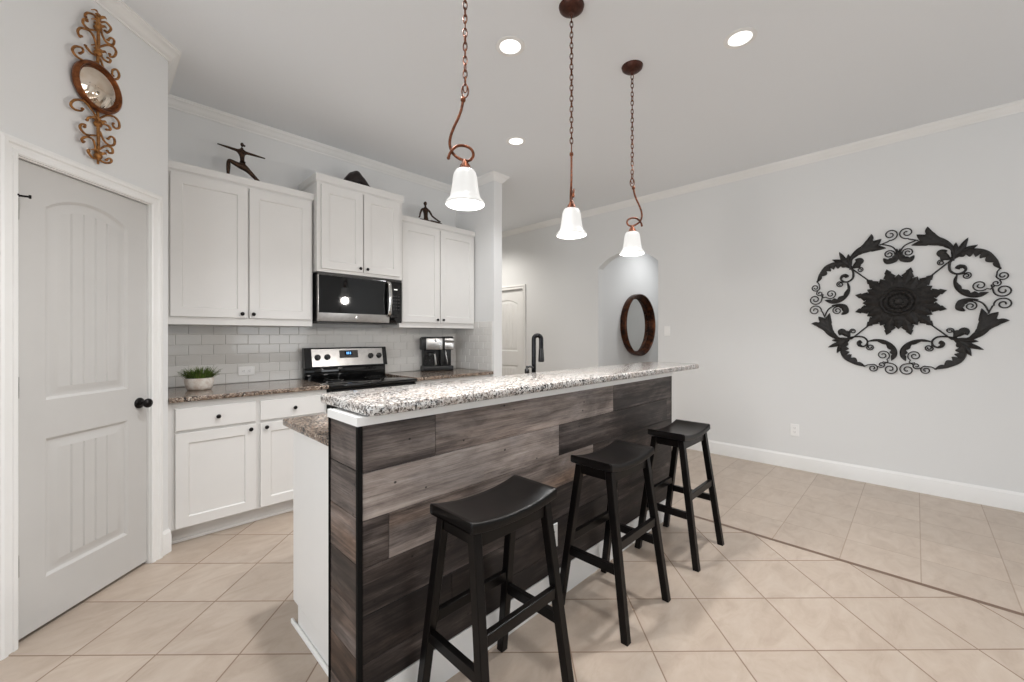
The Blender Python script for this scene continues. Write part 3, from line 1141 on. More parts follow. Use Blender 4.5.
def blades(mat, n, seed, hmax):
    rnd = random.Random(seed)
    m = MB()
    for i in range(n):
        a = rnd.uniform(0, 2 * PI)
        r0 = .066 * math.sqrt(rnd.random())
        lean = .1 + 1.0 * (r0 / .066) * rnd.random()
        L = hmax * rnd.uniform(.6, 1)
        b = Vector((.515 + r0 * math.cos(a), 3.56 + r0 * math.sin(a), .980))
        d = Vector((math.cos(a), math.sin(a), 0))
        a2 = a + PI / 2 + rnd.uniform(-.6, .6)
        sd = Vector((math.cos(a2), math.sin(a2), 0))
        w = rnd.uniform(.0032, .0056)
        rows = []
        for k in range(5):
            s_ = k / 4
            p = b + d * (L * lean * s_ * (.5 + .5 * s_)) + Vector((0, 0, L * s_ * (1 - .28 * lean * s_)))
            ww = w * (1 - .9 * s_ ** 1.5)
            rows.append([p - sd * ww, p + d * ww * .35 - Vector((0, 0, ww * .2)), p + sd * ww])
        m.ringsurf(rows, False)
    o = m.build('foliage', mat, t, smooth=60)
    return o


blades(LEAF, 260, 3, .102); blades(LEAFB, 90, 5, .112)
# longer arching blades at both sides
rnd = random.Random(11)
m = MB()
for i in range(26):
    sgn = -1 if i % 2 else 1
    b = Vector((.515 + sgn * rnd.uniform(.04, .07), 3.56 + rnd.uniform(-.05, .05), .985))
    L = rnd.uniform(.05, .075)
    dd = Vector((sgn, rnd.uniform(-.5, .5), 0)).normalized()
    up = rnd.uniform(.45, .95)
    rows = []
    for k in range(5):
        s_ = k / 4
        p = b + dd * L * s_ + Vector((0, 0, L * up * s_ + .01 * math.sin(PI * s_)))
        ww = .0045 * math.sin(PI * (.12 + .86 * s_))
        sd = Vector((-dd.y, dd.x, 0))
        rows.append([p - sd * ww, p + Vector((0, 0, .0012)), p + sd * ww])
    m.ringsurf(rows, False)
m.build('side_blade_tuft', LEAFB, t, smooth=60)


# ------------------------------------------------------------------ outlets and switch
def plate(F, label, name, cat, horiz=False, kind='outlet', group=None):
    """F(a, b, out) centred on the plate"""
    t_ = thing(name, F(0, -.057 if not horiz else -.035, 0), label, cat, group)
    w, h = (.035, .0575)
    G = F if not horiz else (lambda a, b, o: F(b, a, o))
    m = MB()
    L = lambda i, o: [G(a, b, o) for a, b in ((-w + i, -h + i), (w - i, -h + i), (w - i, h - i), (-w + i, h - i))]
    m.ringsurf([L(0, .0005), L(0, .003), L(.003, .006), L(.01, .006)], True, True, True)
    m.build('cover_plate', PLATE, t_, smooth=20)
    if kind == 'outlet':
        for s in (-.0195, .0195):
            m = MB()
            ring = [(.0165 * math.cos(2 * PI * k / 24), max(-.0135, min(.0135, .0165 * math.sin(2 * PI * k / 24))) + s) for k in range(24)]
            m.ringsurf([[G(a, b, o) for a, b in ring] for o in (.006, .0085)], True, True, True)
            rc = m.build('socket', PLATE, t_, smooth=20)
            m = MB()
            for a in (-.006, .006):
                m.ringsurf([[G(a + da, s + db, o) for da, db in ((-.001, -.001), (.001, -.001), (.001, .007), (-.001, .007))] for o in (.0085, .009)], True, True, True)
            m.ringsurf([[G(.0022 * math.cos(q), s - .007 + .0022 * math.sin(q), o) for q in [2 * PI * k / 10 for k in range(10)]] for o in (.0085, .009)], True, True, True)
            m.build('slot', SLOT, rc, smooth=0)
    else:
        m = MB()
        L2 = lambda i, o, o2: [G(a, b, oo) for a, b, oo in ((-.0165 + i, -.033 + i, o), (.0165 - i, -.033 + i, o), (.0165 - i, .033 - i, o2), (-.0165 + i, .033 - i, o2))]
        m.ringsurf([L2(0, .006, .006), L2(0, .0065, .010), L2(.001, .007, .0105)], True, True, True)
        m.build('rocker', PLATE, t_, smooth=20)
    return t_


plate(lambda a, b, o: Vector((.857 + a, YB - .007 - o, 1.010 + b)), 'white outlet lying sideways in the tiled backsplash above the counter', 'wall_outlet', 'outlet', True)
plate(lambda a, b, o: Vector((XR - o, .840 - a, .376 + b)), 'white outlet low on the right wall above the baseboard', 'wall_outlet', 'outlet')
plate(lambda a, b, o: Vector((XR - o, 2.108 - a, 1.350 + b)), 'white rocker light switch right of the arched opening', 'light_switch', 'switch', kind='switch')
plate(lambda a, b, o: Vector((1.548 + a, 1.252 - .004 - o, .325 + b)), 'white outlet low on the plank front of the island, behind the stools', 'island_outlet', 'outlet')

# ------------------------------------------------------------------ island
IX0, IX1 = .585, 2.905
IYF = 1.252                                # plank face
t = thing('kitchen_island', (1.75, 1.6, 0), 'white kitchen island with a raised bar, clad in weathered planks', 'island')
m = MB()
m.box(IX0 + .006, IX1 - .004, IYF + .007, 1.478, 0, 1.032)                                        # pony wall
m.build('bar_wall', TRIM, t, smooth=0)
m = MB()
m.box(.632, IX1 - .02, 1.479, 2.005, .10, .885)
m.box(.632, IX1 - .02, 1.479, 1.945, 0, .0995)
m.build('body', CAB, t, smooth=0)
m = MB(); m.box(.620, .6315, 1.490, 2.005, 0, .022, .004); m.build('shoe_molding', TRIM, t, smooth=0)
m = MB()
sweep(m, [(IX1 + .003, 1.478), (IX1 + .003, IYF + .001), (IX0 - .001, IYF + .001), (IX0 - .001, 1.482)], [(0, 1.005), (-.006, 1.005), (-.006, 1.033), (0, 1.033), (.006, 1.033), (.006, 1.005)], FLAT)
m.build('top_apron', TRIM, t, smooth=0)
m = MB()
sweep(m, [(IX1, IYF), (IX0 + .012, IYF)], [(-a, b * 1.04) for a, b in BS], FLAT)
m.build('baseboard', TRIM, t, smooth=25)
# kitchen-side doors
for k in range(4):
    a = .66 + k * .555
    m = MB()
    def LL(i, d, x0, x1, z0, z1):
        return [(x, 2.024 - d, z) for x, z in ((x0 + i, z0 + i), (x1 - i, z0 + i), (x1 - i, z1 - i), (x0 + i, z1 - i))]
    m.ringsurf([LL(i, d, a, a + .54, .112, .862) for i, d in ((0, .0185), (0, .002), (.002, 0), (.062, 0), (.068, .009), (.072, .009))], True, True, True)
    m.build('door', CAB, t, smooth=25)

# plank cladding: rows of boards with staggered joints
ROWS = [(1.004, .852, [.876, 2.113], [(.65, .5), (.78, .6), (.53, .15)]),
        (.852, .700, [1.605, 2.83], [(.82, .3), (.49, .15), (.53, .3)]),
        (.700, .548, [.690, 1.905], [(.61, .3), (.77, .9), (.47, .6)]),
        (.548, .396, [1.290, 2.51], [(.45, .35), (.44, .3), (.40, .3)]),
        (.396, .244, [.95, 2.17], [(.33, .5), (.36, .55), (.38, .4)]),
        (.244, .1455, [1.70], [(.30, .45), (.33, .5)])]


def planks(mb, F, rows, a0, a1):
    lay = mb.bm.loops.layers.color.new('plank')
    mb.attr = lay
    rnd = random.Random(5)
    for zt, zb, joints, tones in rows:
        xs = [a0] + [j for j in joints if a0 < j < a1] + [a1]
        for k, (p, q_) in enumerate(zip(xs[:-1], xs[1:])):
            g = .0008
            c = .0014
            before = set(mb.bm.faces)
            L = lambda i, d: [F(a, b, d) for a, b in ((p + g + i, zb + g + i), (q_ - g - i, zb + g + i), (q_ - g - i, zt - g - i), (p + g + i, zt - g - i))]
            mb.ringsurf([L(0, -.0058), L(0, -c), L(c, 0)], True, False, True)
            tn = tones[min(k, len(tones) - 1)]
            col = (tn[0], tn[1], rnd.random(), 1)
            for f in mb.bm.faces:
                if f not in before:
                    for lp in f.loops:
                        lp[lay] = col


m = MB()
planks(m, lambda a, b, d: Vector((a, IYF - d, b)), ROWS, IX0 + .012, IX1)
m.build('plank_front', WOOD, t, smooth=0)
m = MB()
planks(m, lambda a, b, d: Vector((IX0 - d, a, b)), [(1.005, .86, [], [(.66, 1)]), (.86, .71, [], [(.60, 1)]), (.71, .56, [], [(.66, 1)]), (.56, .41, [], [(.50, 1)]), (.41, .26, [], [(.54, 1)]), (.26, .115, [], [(.48, 1)]), (.115, .001, [], [(.60, 1)])], IYF + .010, 1.472)
m.build('plank_end', WOOD, t, smooth=0)
for c_ in ((IX0 - .006, IX0 + .011, IYF - .004, IYF + .009, .001), (IX0 - .004, IX0 + .005, 1.4725, 1.482, .001), (IX1 - .0005, IX1 + .003, IYF - .002, IYF + .006, .1455)):
    m = MB()
    m.box(*c_, 1.0045, .001)
    m.build('corner_trim', RUBBER, t, smooth=0)

m = MB(); slab_round(m, .602, 3.352, 1.214, 1.632, 1.0345, 1.071, (.045, .03, .03, .03), .010)
tag(m.build('countertop', GRANITE, smooth=40), 'long grey and white granite bar top on the raised side of the island', 'countertop')
m = MB(); slab_round(m, .596, 2.93, 1.4825, 2.035, .8865, .917, (0, 0, 0, 0))
tag(m.build('countertop', GRANITEW, smooth=40), 'lower brown granite countertop of the island, behind the raised bar', 'countertop')

# faucet and soap dispenser on the lower counter
t = thing('faucet', (2.150, 1.90, .9175), 'dark pull-down gooseneck faucet rising behind the bar top', 'faucet')
m = MB(); m.lathe([(.029, .9175), (.029, .923), (.022, .930), (.021, .97), (.018, .975), (.018, 1.0)], (2.150, 1.90, 0), 28, None, True, True); m.build('base', BLKPLAS, t, smooth=40)
fd = Vector((.72, -.69, 0))
pts = [Vector((2.150, 1.90, .99)), Vector((2.150, 1.90, 1.10)), Vector((2.150, 1.90, 1.255))]
rr_ = .026
for k in range(1, 13):
    a = PI - PI * k / 12
    pts.append(Vector((2.150, 1.90, 1.268)) + fd * (rr_ + rr_ * math.cos(a)) + Vector((0, 0, rr_ * math.sin(a))))
pts.append(Vector((2.150, 1.90, 1.19)) + fd * 2 * rr_)
m = MB(); m.tube(pts, .0155, 14); m.build('neck', plain('faucet_black', (26, 26, 28), .18, metal=.7, vary=((32, 32, 34), 20)), t, smooth=60)
e = Vector((2.150, 1.90, 0)) + fd * 2 * rr_
m = MB(); m.lathe([(.0155, 1.205), (.017, 1.19), (.019, 1.15), (.021, 1.118), (.019, 1.110), (.001, 1.109)], (e.x, e.y, 0), 24, None, True, True); m.build('spray_head', BLKPLAS, t, smooth=50)
m = MB(); m.tube([Vector((2.150, 1.90, .965)), Vector((2.125, 1.915, .99)), Vector((2.11, 1.925, 1.065))], [.009, .008, .006], 10); m.build('lever', BLKPLAS, t, smooth=50)
t = thing('soap_dispenser', (2.08, 1.90, .9175), 'small dark soap dispenser left of the gooseneck faucet', 'dispenser')
m = MB(); m.lathe([(.020, .9175), (.020, .925), (.013, .93), (.012, 1.03), (.016, 1.035), (.016, 1.06), (.010, 1.066), (.006, 1.085), (.001, 1.086)], (2.08, 1.90, 0), 20, None, True, True); m.build('stem', BLKPLAS, t, smooth=45)
m = MB(); m.tube([(2.08, 1.90, 1.075), (2.09, 1.88, 1.082), (2.105, 1.86, 1.074)], [.008, .007, .005], 10); m.build('nozzle', BLKPLAS, t, smooth=50)


# ------------------------------------------------------------------ stools
def stool(x, y, label):
    t = thing('bar_stool', (x, y, 0), label, 'stool', 'black saddle-seat bar stools along the island')
    HX, HY = .199, .111                     # seat half sizes
    # saddle seat
    m = MB()
    nx, ny = 24, 10
    def zt(u):                               # u in -1..1 along x: dip in the middle
        return .735 - .024 * (1 - abs(u) ** 2.2)
    rows = []
    def sect(u, inset):
        # closed cross section in y at fraction u
        xx = u * (HX - inset)
        zt_ = zt(u)
        zb = zt_ - .036 + .010 * (1 - u * u) * 0
        zb = .699 - .018 * (1 - abs(u) ** 2.2)
        r = .010
        hy = HY - inset
        o = []
        for a in range(0, 5):
            q = PI / 2 * a / 4
            o.append((xx, hy - r + r * math.sin(q), zb + r * .6 - r * .6 * math.cos(q)))
        for a in range(0, 5):
            q = PI / 2 * a / 4
            o.append((xx, hy - r + r * math.cos(q), zt_ - r + r * math.sin(q)))
        for k in range(1, ny):
            o.append((xx, (hy - r) * (1 - 2 * k / ny), zt_))
        for a in range(0, 5):
            q = PI / 2 * a / 4
            o.append((xx, -hy + r - r * math.sin(q), zt_ - r + r * math.cos(q)))
        for a in range(0, 5):
            q = PI / 2 * a / 4
            o.append((xx, -hy + r - r * math.cos(q), zb + r * .6 - r * .6 * math.sin(q)))
        return o
    for k in range(nx + 1):
        rows.append(sect(-1 + 2 * k / nx, 0))
    # rounded ends
    def endring(u, ins, dz):
        s = sect(u, ins)
        mid = sum(p[2] for p in s) / len(s)
        sg = 1 if u > 0 else -1
        return [(sg * (HX + .006 - ins * .8), p[1] * (1 - ins), mid + (p[2] - mid) * (1 - ins * 12)) for p in s]
    rows = [endring(-1, .010, 0), endring(-1, .004, 0)] + rows + [endring(1, .004, 0), endring(1, .010, 0)]
    m.ringsurf(rows, True, True, True)
    m.build('seat', BLACKW, t, local=True, smooth=40)
    T, B = (.166, .078, .6985), (.197, .174, 0)     # leg centre line at the top and at the floor
    LW = .033

    def at(sx, sy, z):
        f = z / T[2]
        return Vector((sx * (B[0] + (T[0] - B[0]) * f), sy * (B[1] + (T[1] - B[1]) * f), z))
    for sx in (-1, 1):
        for sy in (-1, 1):
            m = MB(); m.leg(at(sx, sy, 0), at(sx, sy, .690), LW, LW, .0025)
            m.build('leg', BLACKW, t, local=True, smooth=0)
    # aprons under the seat
    for sy in (-1, 1):
        m = MB()
        p = at(1, sy, .675)
        m.box(-p.x + LW / 2, p.x - LW / 2, p.y - .010, p.y + .010, .640, .682, .002)
        m.build('apron', BLACKW, t, local=True, smooth=0)
    for sx in (-1, 1):
        m = MB()
        p = at(sx, 1, .675)
        m.box(p.x - .010, p.x + .010, -p.y + LW / 2, p.y - LW / 2, .650, .692, .002)
        m.build('apron', BLACKW, t, local=True, smooth=0)
    # stretchers: front, back, sides
    for sy, z in ((-1, .378), (1, .335)):
        p = at(1, sy, z)
        m = MB(); m.box(-p.x + LW / 2, p.x - LW / 2, p.y - .011, p.y + .011, z - .019, z + .019, .002)
        m.build('stretcher', BLACKW, t, local=True, smooth=0)
    for sx in (-1, 1):
        z = .278
        p = at(sx, 1, z)
        m = MB(); m.box(p.x - .011, p.x + .011, -p.y + LW / 2, p.y - LW / 2, z - .019, z + .019, .002)
        m.build('stretcher', BLACKW, t, local=True, smooth=0)
    return t


stool(.984, 1.044, 'black saddle-seat bar stool nearest the plank corner of the island')
stool(1.766, 1.044, 'middle black saddle-seat bar stool of the three at the island')
stool(2.526, 1.036, 'black saddle-seat bar stool at the far end of the island nearest the right wall')


# ------------------------------------------------------------------ pendants
def pendant(x, y, rz, label):
    t = thing('pendant_light', (x, y, 1.798), label, 'pendant light', 'copper pendant lights with white bell shades', rz)
    Z = lambda z: z - 1.798 if z > 2.9 else (z - 1.29) * .974 + 1.29 - 1.798
    m = MB(); m.lathe([(.001, Z(2.970)), (.02, Z(2.971)), (.046, Z(2.977)), (.062, Z(2.990)), (.066, Z(3.0045)), (.001, Z(3.0045))], (0, 0, 0), 36)
    m.lathe([(.006, Z(2.952)), (.011, Z(2.957)), (.013, Z(2.972))], (0, 0, 0), 16, None, True, True)
    m.build('canopy', BRONZED, t, local=True, smooth=45)
    # chain
    m = MB()
    z = 2.958
    k = 0
    ll, lw = .040, .0080
    while z > 2.292:
        pts = []
        for q in range(14):
            a = 2 * PI * q / 14
            pts.append((lw * math.cos(a), 0, z - 1.798 - ll / 2 + (ll / 2 - .002) * math.sin(a)))
        ang = (PI / 2 if k % 2 else 0) + .35 * math.sin(k * 1.7)
        R = Matrix.Rotation(ang, 3, 'Z')
        m.tube([R @ Vector(p) for p in pts], .0026, 6, True)
        z -= ll - .0125
        k += 1
    cz = z
    m.build('chain', BRONZE, t, local=True, smooth=60)
    # supply ring and S stem with pigtail, all in the local xz plane
    m = MB()
    m.tube([(.013 * math.cos(2 * PI * q / 18), .004 * math.sin(2 * PI * q / 18 * 2) * 0, Z(2.292) + .026 * math.sin(2 * PI * q / 18)) for q in range(18)], .0028, 8, True)
    m.lathe([(.004, Z(2.268)), (.010, Z(2.264)), (.010, Z(2.252)), (.007, Z(2.248))], (-.008, 0, 0), 14, None, True, True)
    P = [(-.008, 0, 2.262), (-.013, 0, 2.225), (-.026, 0, 2.185), (-.044, .0, 2.145), (-.058, .0, 2.105), (-.061, .001, 2.070), (-.050, .003, 2.040), (-.028, .004, 2.020), (0, .004, 2.008), (.022, .002, 2.012), (.033, 0, 2.030), (.026, -.005, 2.050), (.004, -.009, 2.062), (-.024, -.011, 2.063), (-.046, -.011, 2.050), (-.060, -.010, 2.030), (-.066, -.010, 2.008)]
    c = catmull(P, 6)
    m.tube([(p.x, p.y, Z(p.z)) for p in c], [.0056] * (len(c) - 4) + [.006, .0066, .0066, .004], 10)
    m.build('stem', BRONZE, t, local=True, smooth=60)
    m = MB(); m.lathe([(.006, Z(2.012)), (.012, Z(2.004)), (.013, Z(1.996)), (.020, Z(1.988)), (.021, Z(1.980)), (.029, Z(1.972)), (.034, Z(1.962)), (.036, Z(1.955))], (0, 0, 0), 28, None, True, True)
    m.build('socket_cap', BRONZE, t, local=True, smooth=45)
    m = MB()
    pr = [(.026, .143), (.036, .139), (.043, .130), (.047, .115), (.050, .090), (.054, .062), (.0575, .043), (.060, .032), (.066, .024), (.074, .014), (.0775, .008), (.078, .004), (.075, .0015), (.067, .0065), (.060, .013), (.056, .024), (.0535, .043), (.050, .062), (.046, .090), (.043, .112), (.038, .126), (.026, .135)]
    m.lathe([(r, zz + .012) for r, zz in pr], (0, 0, 0), 48)
    m.build('shade', SHADE, t, local=True, smooth=60)
    m = MB()
    m.lathe([(.012, .140), (.013, .118), (.020, .095), (.026, .075), (.024, .056), (.013, .044), (.001, .040)], (0, 0, 0), 24, None, True)
    m.build('bulb', PAPER, t, local=True, smooth=60)
    l = bpy.data.lights.new('pendant_lamp', 'POINT')
    l.energy = 12.5
    l.color = (1, .95, .90)
    l.shadow_soft_size = .045
    o = bpy.data.objects.new('pendant_lamp', l)
    COL.objects.link(o)
    o.location = (x, y, 1.772)
    return t


pendant(1.037, 1.281, math.radians(-45.5), 'nearest copper pendant light, its stem bowing left, over the left end of the bar')
pendant(1.742, 1.278, math.radians(36), 'middle copper pendant light with straight-looking stem over the bar')
pendant(2.402, 1.288, math.radians(134.5), 'copper pendant light over the far end of the bar, its stem bowing right')


# recessed lights, then added fill spots without fixtures
def downlight(x, y, label=None, f=1):
    t = thing('recessed_light', (x, y, ZC), label or 'round recessed ceiling light behind the viewer', 'ceiling light', 'recessed ceiling lights') if label else None
    if t:
        m = MB(); m.lathe([(.062, ZC - .004), (.080, ZC - .006), (.086, ZC - .0035), (.086, ZC - .0005), (.060, ZC - .0005)], (x, y, 0), 40); m.build('trim_ring', TRIM, t, smooth=45)
        m = MB(); m.lathe([(.0615, ZC - .0030), (.03, ZC - .0040), (.001, ZC - .0042)], (x, y, 0), 32); m.build('lens', PAPER, t, smooth=45)
    can_or_fill_light(x, y, ZC - .02, SPOT_W * f)


downlight(1.728, 1.713, 'bright recessed ceiling light between the two nearest pendants', .42)
downlight(2.603, 2.509, 'recessed ceiling light beside the crown of the kitchen wall end, the farthest of the three', .80)
downlight(2.608, .722, 'bright recessed ceiling light right of the pendants, above the open floor', 1.95)
can_or_fill_light(6.0, 2.35, ZC - .03, CORR_W, cone=150)  # added spot to brighten the corridor, no fixture
can_or_fill_light(3.95, 5.0, ZC - .03, HALL_W, (1, .96, .90), 150)  # added warm spot to brighten the hall, no fixture
for x, y, f in ((.85, 1.70, 1.48), (.85, .72, .88), (-.9, -.4, .2)):  # unseen spots added to brighten the kitchen floor, pantry door and foreground
    can_or_fill_light(x, y, ZC - .02, SPOT_W * f)

# ------------------------------------------------------------------ convex mirror on the pantry wall
MW, MZ = 2.036, 2.508
t = thing('convex_wall_mirror', DW(MW, 2.138, 0), 'gold scrollwork convex mirror above the pantry door', 'mirror')
FM = lambda a, b, o: DW(MW + a, MZ + b, o)
m = MB()
pr = [(.090, .006), (.106, .004), (.115, .012), (.117, .026), (.113, .036), (.106, .040), (.101, .036), (.098, .030), (.096, .032), (.092, .026)]
m.ringsurf([[FM(r * math.cos(2 * PI * k / 48), r * math.sin(2 * PI * k / 48), o) for k in range(48)] for r, o in pr], True)
m.build('frame', COPPERF, t, smooth=50)
m = MB()
Rg = .094
m.ringsurf([[FM(r * math.cos(2 * PI * k / 48), r * math.sin(2 * PI * k / 48), .026 + .036 * (1 - (r / Rg) ** 2)) for k in range(48)] for r in [Rg * q / 10 for q in range(10, 0, -1)] + [.0008]], True, False, True)
m.build('mirror_glass', MIRRORA, t, smooth=80)


def spiral(cx, cy, r0, r1, a0, turns, n=28, sgn=1):
    """points from outer radius r0 to r1 starting at angle a0"""
    return [(cx + (r0 + (r1 - r0) * k / n) * math.cos(a0 + sgn * 2 * PI * turns * k / n), cy + (r0 + (r1 - r0) * k / n) * math.sin(a0 + sgn * 2 * PI * turns * k / n)) for k in range(n + 1)]


def scroll_path(pts, n=8):
    return [(p.x, p.y) for p in catmull([(a, b, 0) for a, b in pts], n)]


def c_scroll(m, F, p, r, r_mid, o=.016, ro=.0042, seg=8):
    m.tube([F(a, b, o) for a, b in p], [ro] * len(p), seg)


UP = [[(-0.0031, 0.1689), (-0.0155, 0.2205), (-0.0437, 0.2453), (-0.0858, 0.2304), (-0.1004, 0.206), (-0.0891, 0.1876), (-0.0759, 0.1994)], [(-0.0093, 0.2761), (-0.0469, 0.2548), (-0.0759, 0.2577), (-0.0759, 0.2781), (-0.0565, 0.2951), (-0.0501, 0.291)], [(-0.0062, 0.3417), (-0.0279, 0.3401), (-0.0565, 0.3246), (-0.0662, 0.3086), (-0.0565, 0.3069)], [(-0.0093, 0.1225), (-0.0469, 0.0951), (-0.0991, 0.0828), (-0.1247, 0.0985), (-0.1125, 0.125), (-0.0825, 0.1397), (-0.0727, 0.1285), (-0.0825, 0.1135)], [(-0.0062, 0.1547), (-0.0405, 0.1466), (-0.0629, 0.1583), (-0.0565, 0.1685)], [(0.0151, 0.3034), (0.0211, 0.2713), (0.0388, 0.2507), (0.0677, 0.2599), (0.0762, 0.2884), (0.062, 0.2912), (0.0534, 0.274)], [(0.012, 0.2098), (0.0417, 0.2405), (0.0734, 0.2517), (0.0857, 0.2358), (0.0762, 0.2067), (0.0591, 0.1942), (0.062, 0.2088)], [(0.012, 0.1793), (0.024, 0.1571), (0.0476, 0.1581), (0.0591, 0.1755), (0.0534, 0.1839)], [(0.0151, 0.3339), (0.0359, 0.3501), (0.0562, 0.3415), (0.0562, 0.326), (0.0417, 0.3023), (0.0388, 0.3093)], [(0.012, 0.155), (0.0329, 0.1079), (0.062, 0.0902), (0.0901, 0.0999), (0.1022, 0.1274), (0.0901, 0.1474), (0.0705, 0.1336), (0.0705, 0.1116), (0.079, 0.1111)]]
LO = [[(-0.0083, -0.1406), (-0.0347, -0.1229), (-0.0721, -0.1054), (-0.1143, -0.1246), (-0.1323, -0.155), (-0.1143, -0.1671), (-0.0825, -0.1572), (-0.07, -0.1403)], [(0.0047, -0.1497), (0.0395, -0.1145), (0.076, -0.1003), (0.0996, -0.1135), (0.1025, -0.1422), (0.0849, -0.1554), (0.073, -0.1453), (0.0808, -0.1323)], [(-0.0018, -0.1756), (-0.0168, -0.1642), (-0.0347, -0.1621), (-0.0516, -0.1745), (-0.0495, -0.1841)], [(-0.0083, -0.2365), (-0.0584, -0.2571), (-0.0895, -0.2438), (-0.086, -0.2237), (-0.0652, -0.2137), (-0.0618, -0.2232)], [(-0.0083, -0.3132), (-0.0247, -0.2698), (-0.0584, -0.2677), (-0.0825, -0.2899), (-0.0756, -0.3022), (-0.0652, -0.2933)], [(-0.0018, -0.3487), (-0.0314, -0.355), (-0.055, -0.3368), (-0.0482, -0.3245), (-0.0414, -0.3291)], [(0.0079, -0.1705), (0.0332, -0.1623), (0.0518, -0.1668), (0.0567, -0.1774), (0.0469, -0.1813)], [(0.013, -0.2066), (0.027, -0.245), (0.0549, -0.2562), (0.076, -0.2403), (0.0772, -0.213), (0.064, -0.2079), (0.053, -0.2241)], [(0.0079, -0.2994), (0.0364, -0.2678), (0.0628, -0.2668), (0.067, -0.288), (0.0518, -0.2952), (0.0506, -0.2859)], [(0.0066, -0.3483), (0.0301, -0.3542), (0.0549, -0.3432), (0.0616, -0.327), (0.0518, -0.3235), (0.0444, -0.3348)]]


def mirror_scrolls(paths, spine, knots):
    m = MB()
    for p in paths:
        c = scroll_path(p, 7)
        m.tube([FM(a, b, .018 + .010 * math.sin(PI * k / len(c))) for k, (a, b) in enumerate(c)], [.0056 - .0012 * abs(2 * k / len(c) - 1) for k in range(len(c))], 8)
        for e in (c[-1],):
            m.lathe([(.0005, -.006), (.006, -.003), (.007, 0), (.006, .003), (.0005, .006)], FM(e[0], e[1], .018), 10)
    m.tube([FM(.003, spine[0], .016), FM(.003, (spine[0] + spine[1]) / 2, .020), FM(.003, spine[1], .018)], [.0065, .0075, .005], 10)
    for b, r in knots:
        m.lathe([(.004, -.022), (r * .75, -.014), (r, -.002), (r * .62, .010), (r * .9, .018), (.003, .026)], FM(.003, b, .018), 12)
        for sx in (-1, 1):
            m.ringsurf([[FM(.003 + sx * q * .040, b + .020 * math.sin(q * 2.6) + w * (1 - q * .8), .022 + .012 * math.sin(q * 3)) for w in (-.010, 0, .010)] for q in (0, .25, .5, .75, 1)], False)
    return m


mirror_scrolls(UP, (.10, .355), ((.300, .017), (.175, .018), (.345, .012))).build('upper_scrollwork', GOLD, t, smooth=60)
mirror_scrolls(LO, (-.10, -.372), ((-.172, .018), (-.330, .018))).build('lower_scrollwork', GOLD, t, smooth=60)

# ------------------------------------------------------------------ round mirror in the corridor
t = thing('round_mirror', (5.86, YCOR, .98), 'round mirror with deep dark copper frame seen through the arched opening', 'mirror')
FR = lambda a, b, o: Vector((5.86 + a, YCOR - .002 - o, 1.458 + b))
m = MB()
pr = [(.38, .004), (.466, .0), (.472, .010), (.474, .050), (.472, .092), (.466, .100), (.452, .100), (.447, .094), (.444, .076), (.438, .072), (.434, .054), (.427, .050), (.423, .034), (.416, .030), (.412, .016), (.400, .014)]
m.ringsurf([[FR(r * math.cos(2 * PI * k / 64), r * math.sin(2 * PI * k / 64), o) for k in range(64)] for r, o in pr], True)
m.build('frame', plain('bronze_drum', (92, 52, 30), .32, metal=.75, vary=((40, 24, 18), 14)), t, smooth=40)
m = MB()
m.ringsurf([[FR(r * math.cos(2 * PI * k / 64), r * math.sin(2 * PI * k / 64), o) for k in range(64)] for r, o in ((.415, .006), (.412, .012), (.30, .0125), (.001, .0125))], True, True, True)
m.build('mirror_glass', MIRROR, t, smooth=40)

# ------------------------------------------------------------------ iron medallion on the right wall
MY, MZ2 = .105, 1.58
t = thing('iron_wall_medallion', (XR, MY, MZ2 - .63), 'round black iron scrollwork medallion on the right wall', 'wall art')


def FI(a, b, o):
    return Vector((XR - .006 - o, MY - a, MZ2 + b))


def band(m, G, pts, wl, wr, serr=0, nser=9, n=14, th=.007):
    """leaf: spine through pts (a, b); wl / wr left and right half-width tables; serrated on the left when serr > 0"""
    sp = catmull([(a, b, 0) for a, b in pts], n)
    N_ = len(sp)

    def tab(T, q):
        x = q * (len(T) - 1)
        i = min(int(x), len(T) - 2)
        return T[i] + (T[i + 1] - T[i]) * (x - i)
    fr, bk = [], []
    for i, p in enumerate(sp):
        tg = sp[min(i + 1, N_ - 1)] - sp[max(i - 1, 0)]
        tg.normalize()
        nr = Vector((-tg.y, tg.x, 0))
        q = i / (N_ - 1)
        a, b = tab(wl, q), tab(wr, q)
        if serr:
            ph = (q * nser) % 1
            a *= 1 - serr * (abs(2 * ph - 1) ** 2.2 * .55 if ph > .5 else abs(2 * ph - 1) ** 1.5 * .75)
        L, Rr = p + nr * a, p - nr * b
        fr.append([G(L.x, L.y, .004), G((p.x * 2 + L.x) / 3, (p.y * 2 + L.y) / 3, .012), G(p.x, p.y, .015), G(Rr.x, Rr.y, .005)])
        bk.append([G(L.x, L.y, .001), G(p.x, p.y, .004), G(Rr.x, Rr.y, .001)])
    rings = [f + b[::-1] for f, b in zip(fr, bk)]
    m.ringsurf(rings, True, True, True)


def rod(m, G, pts, r=.0045, n=6, o=.008, taper=False):
    p = scroll_path(pts, n) if len(pts) < 16 else pts
    rr = [r] * len(p)
    if taper:
        rr = [r * (.65 + .35 * (1 - k / len(p))) for k in range(len(p))]
    m.tube([G(a, b, o) for a, b in p], rr, 6)


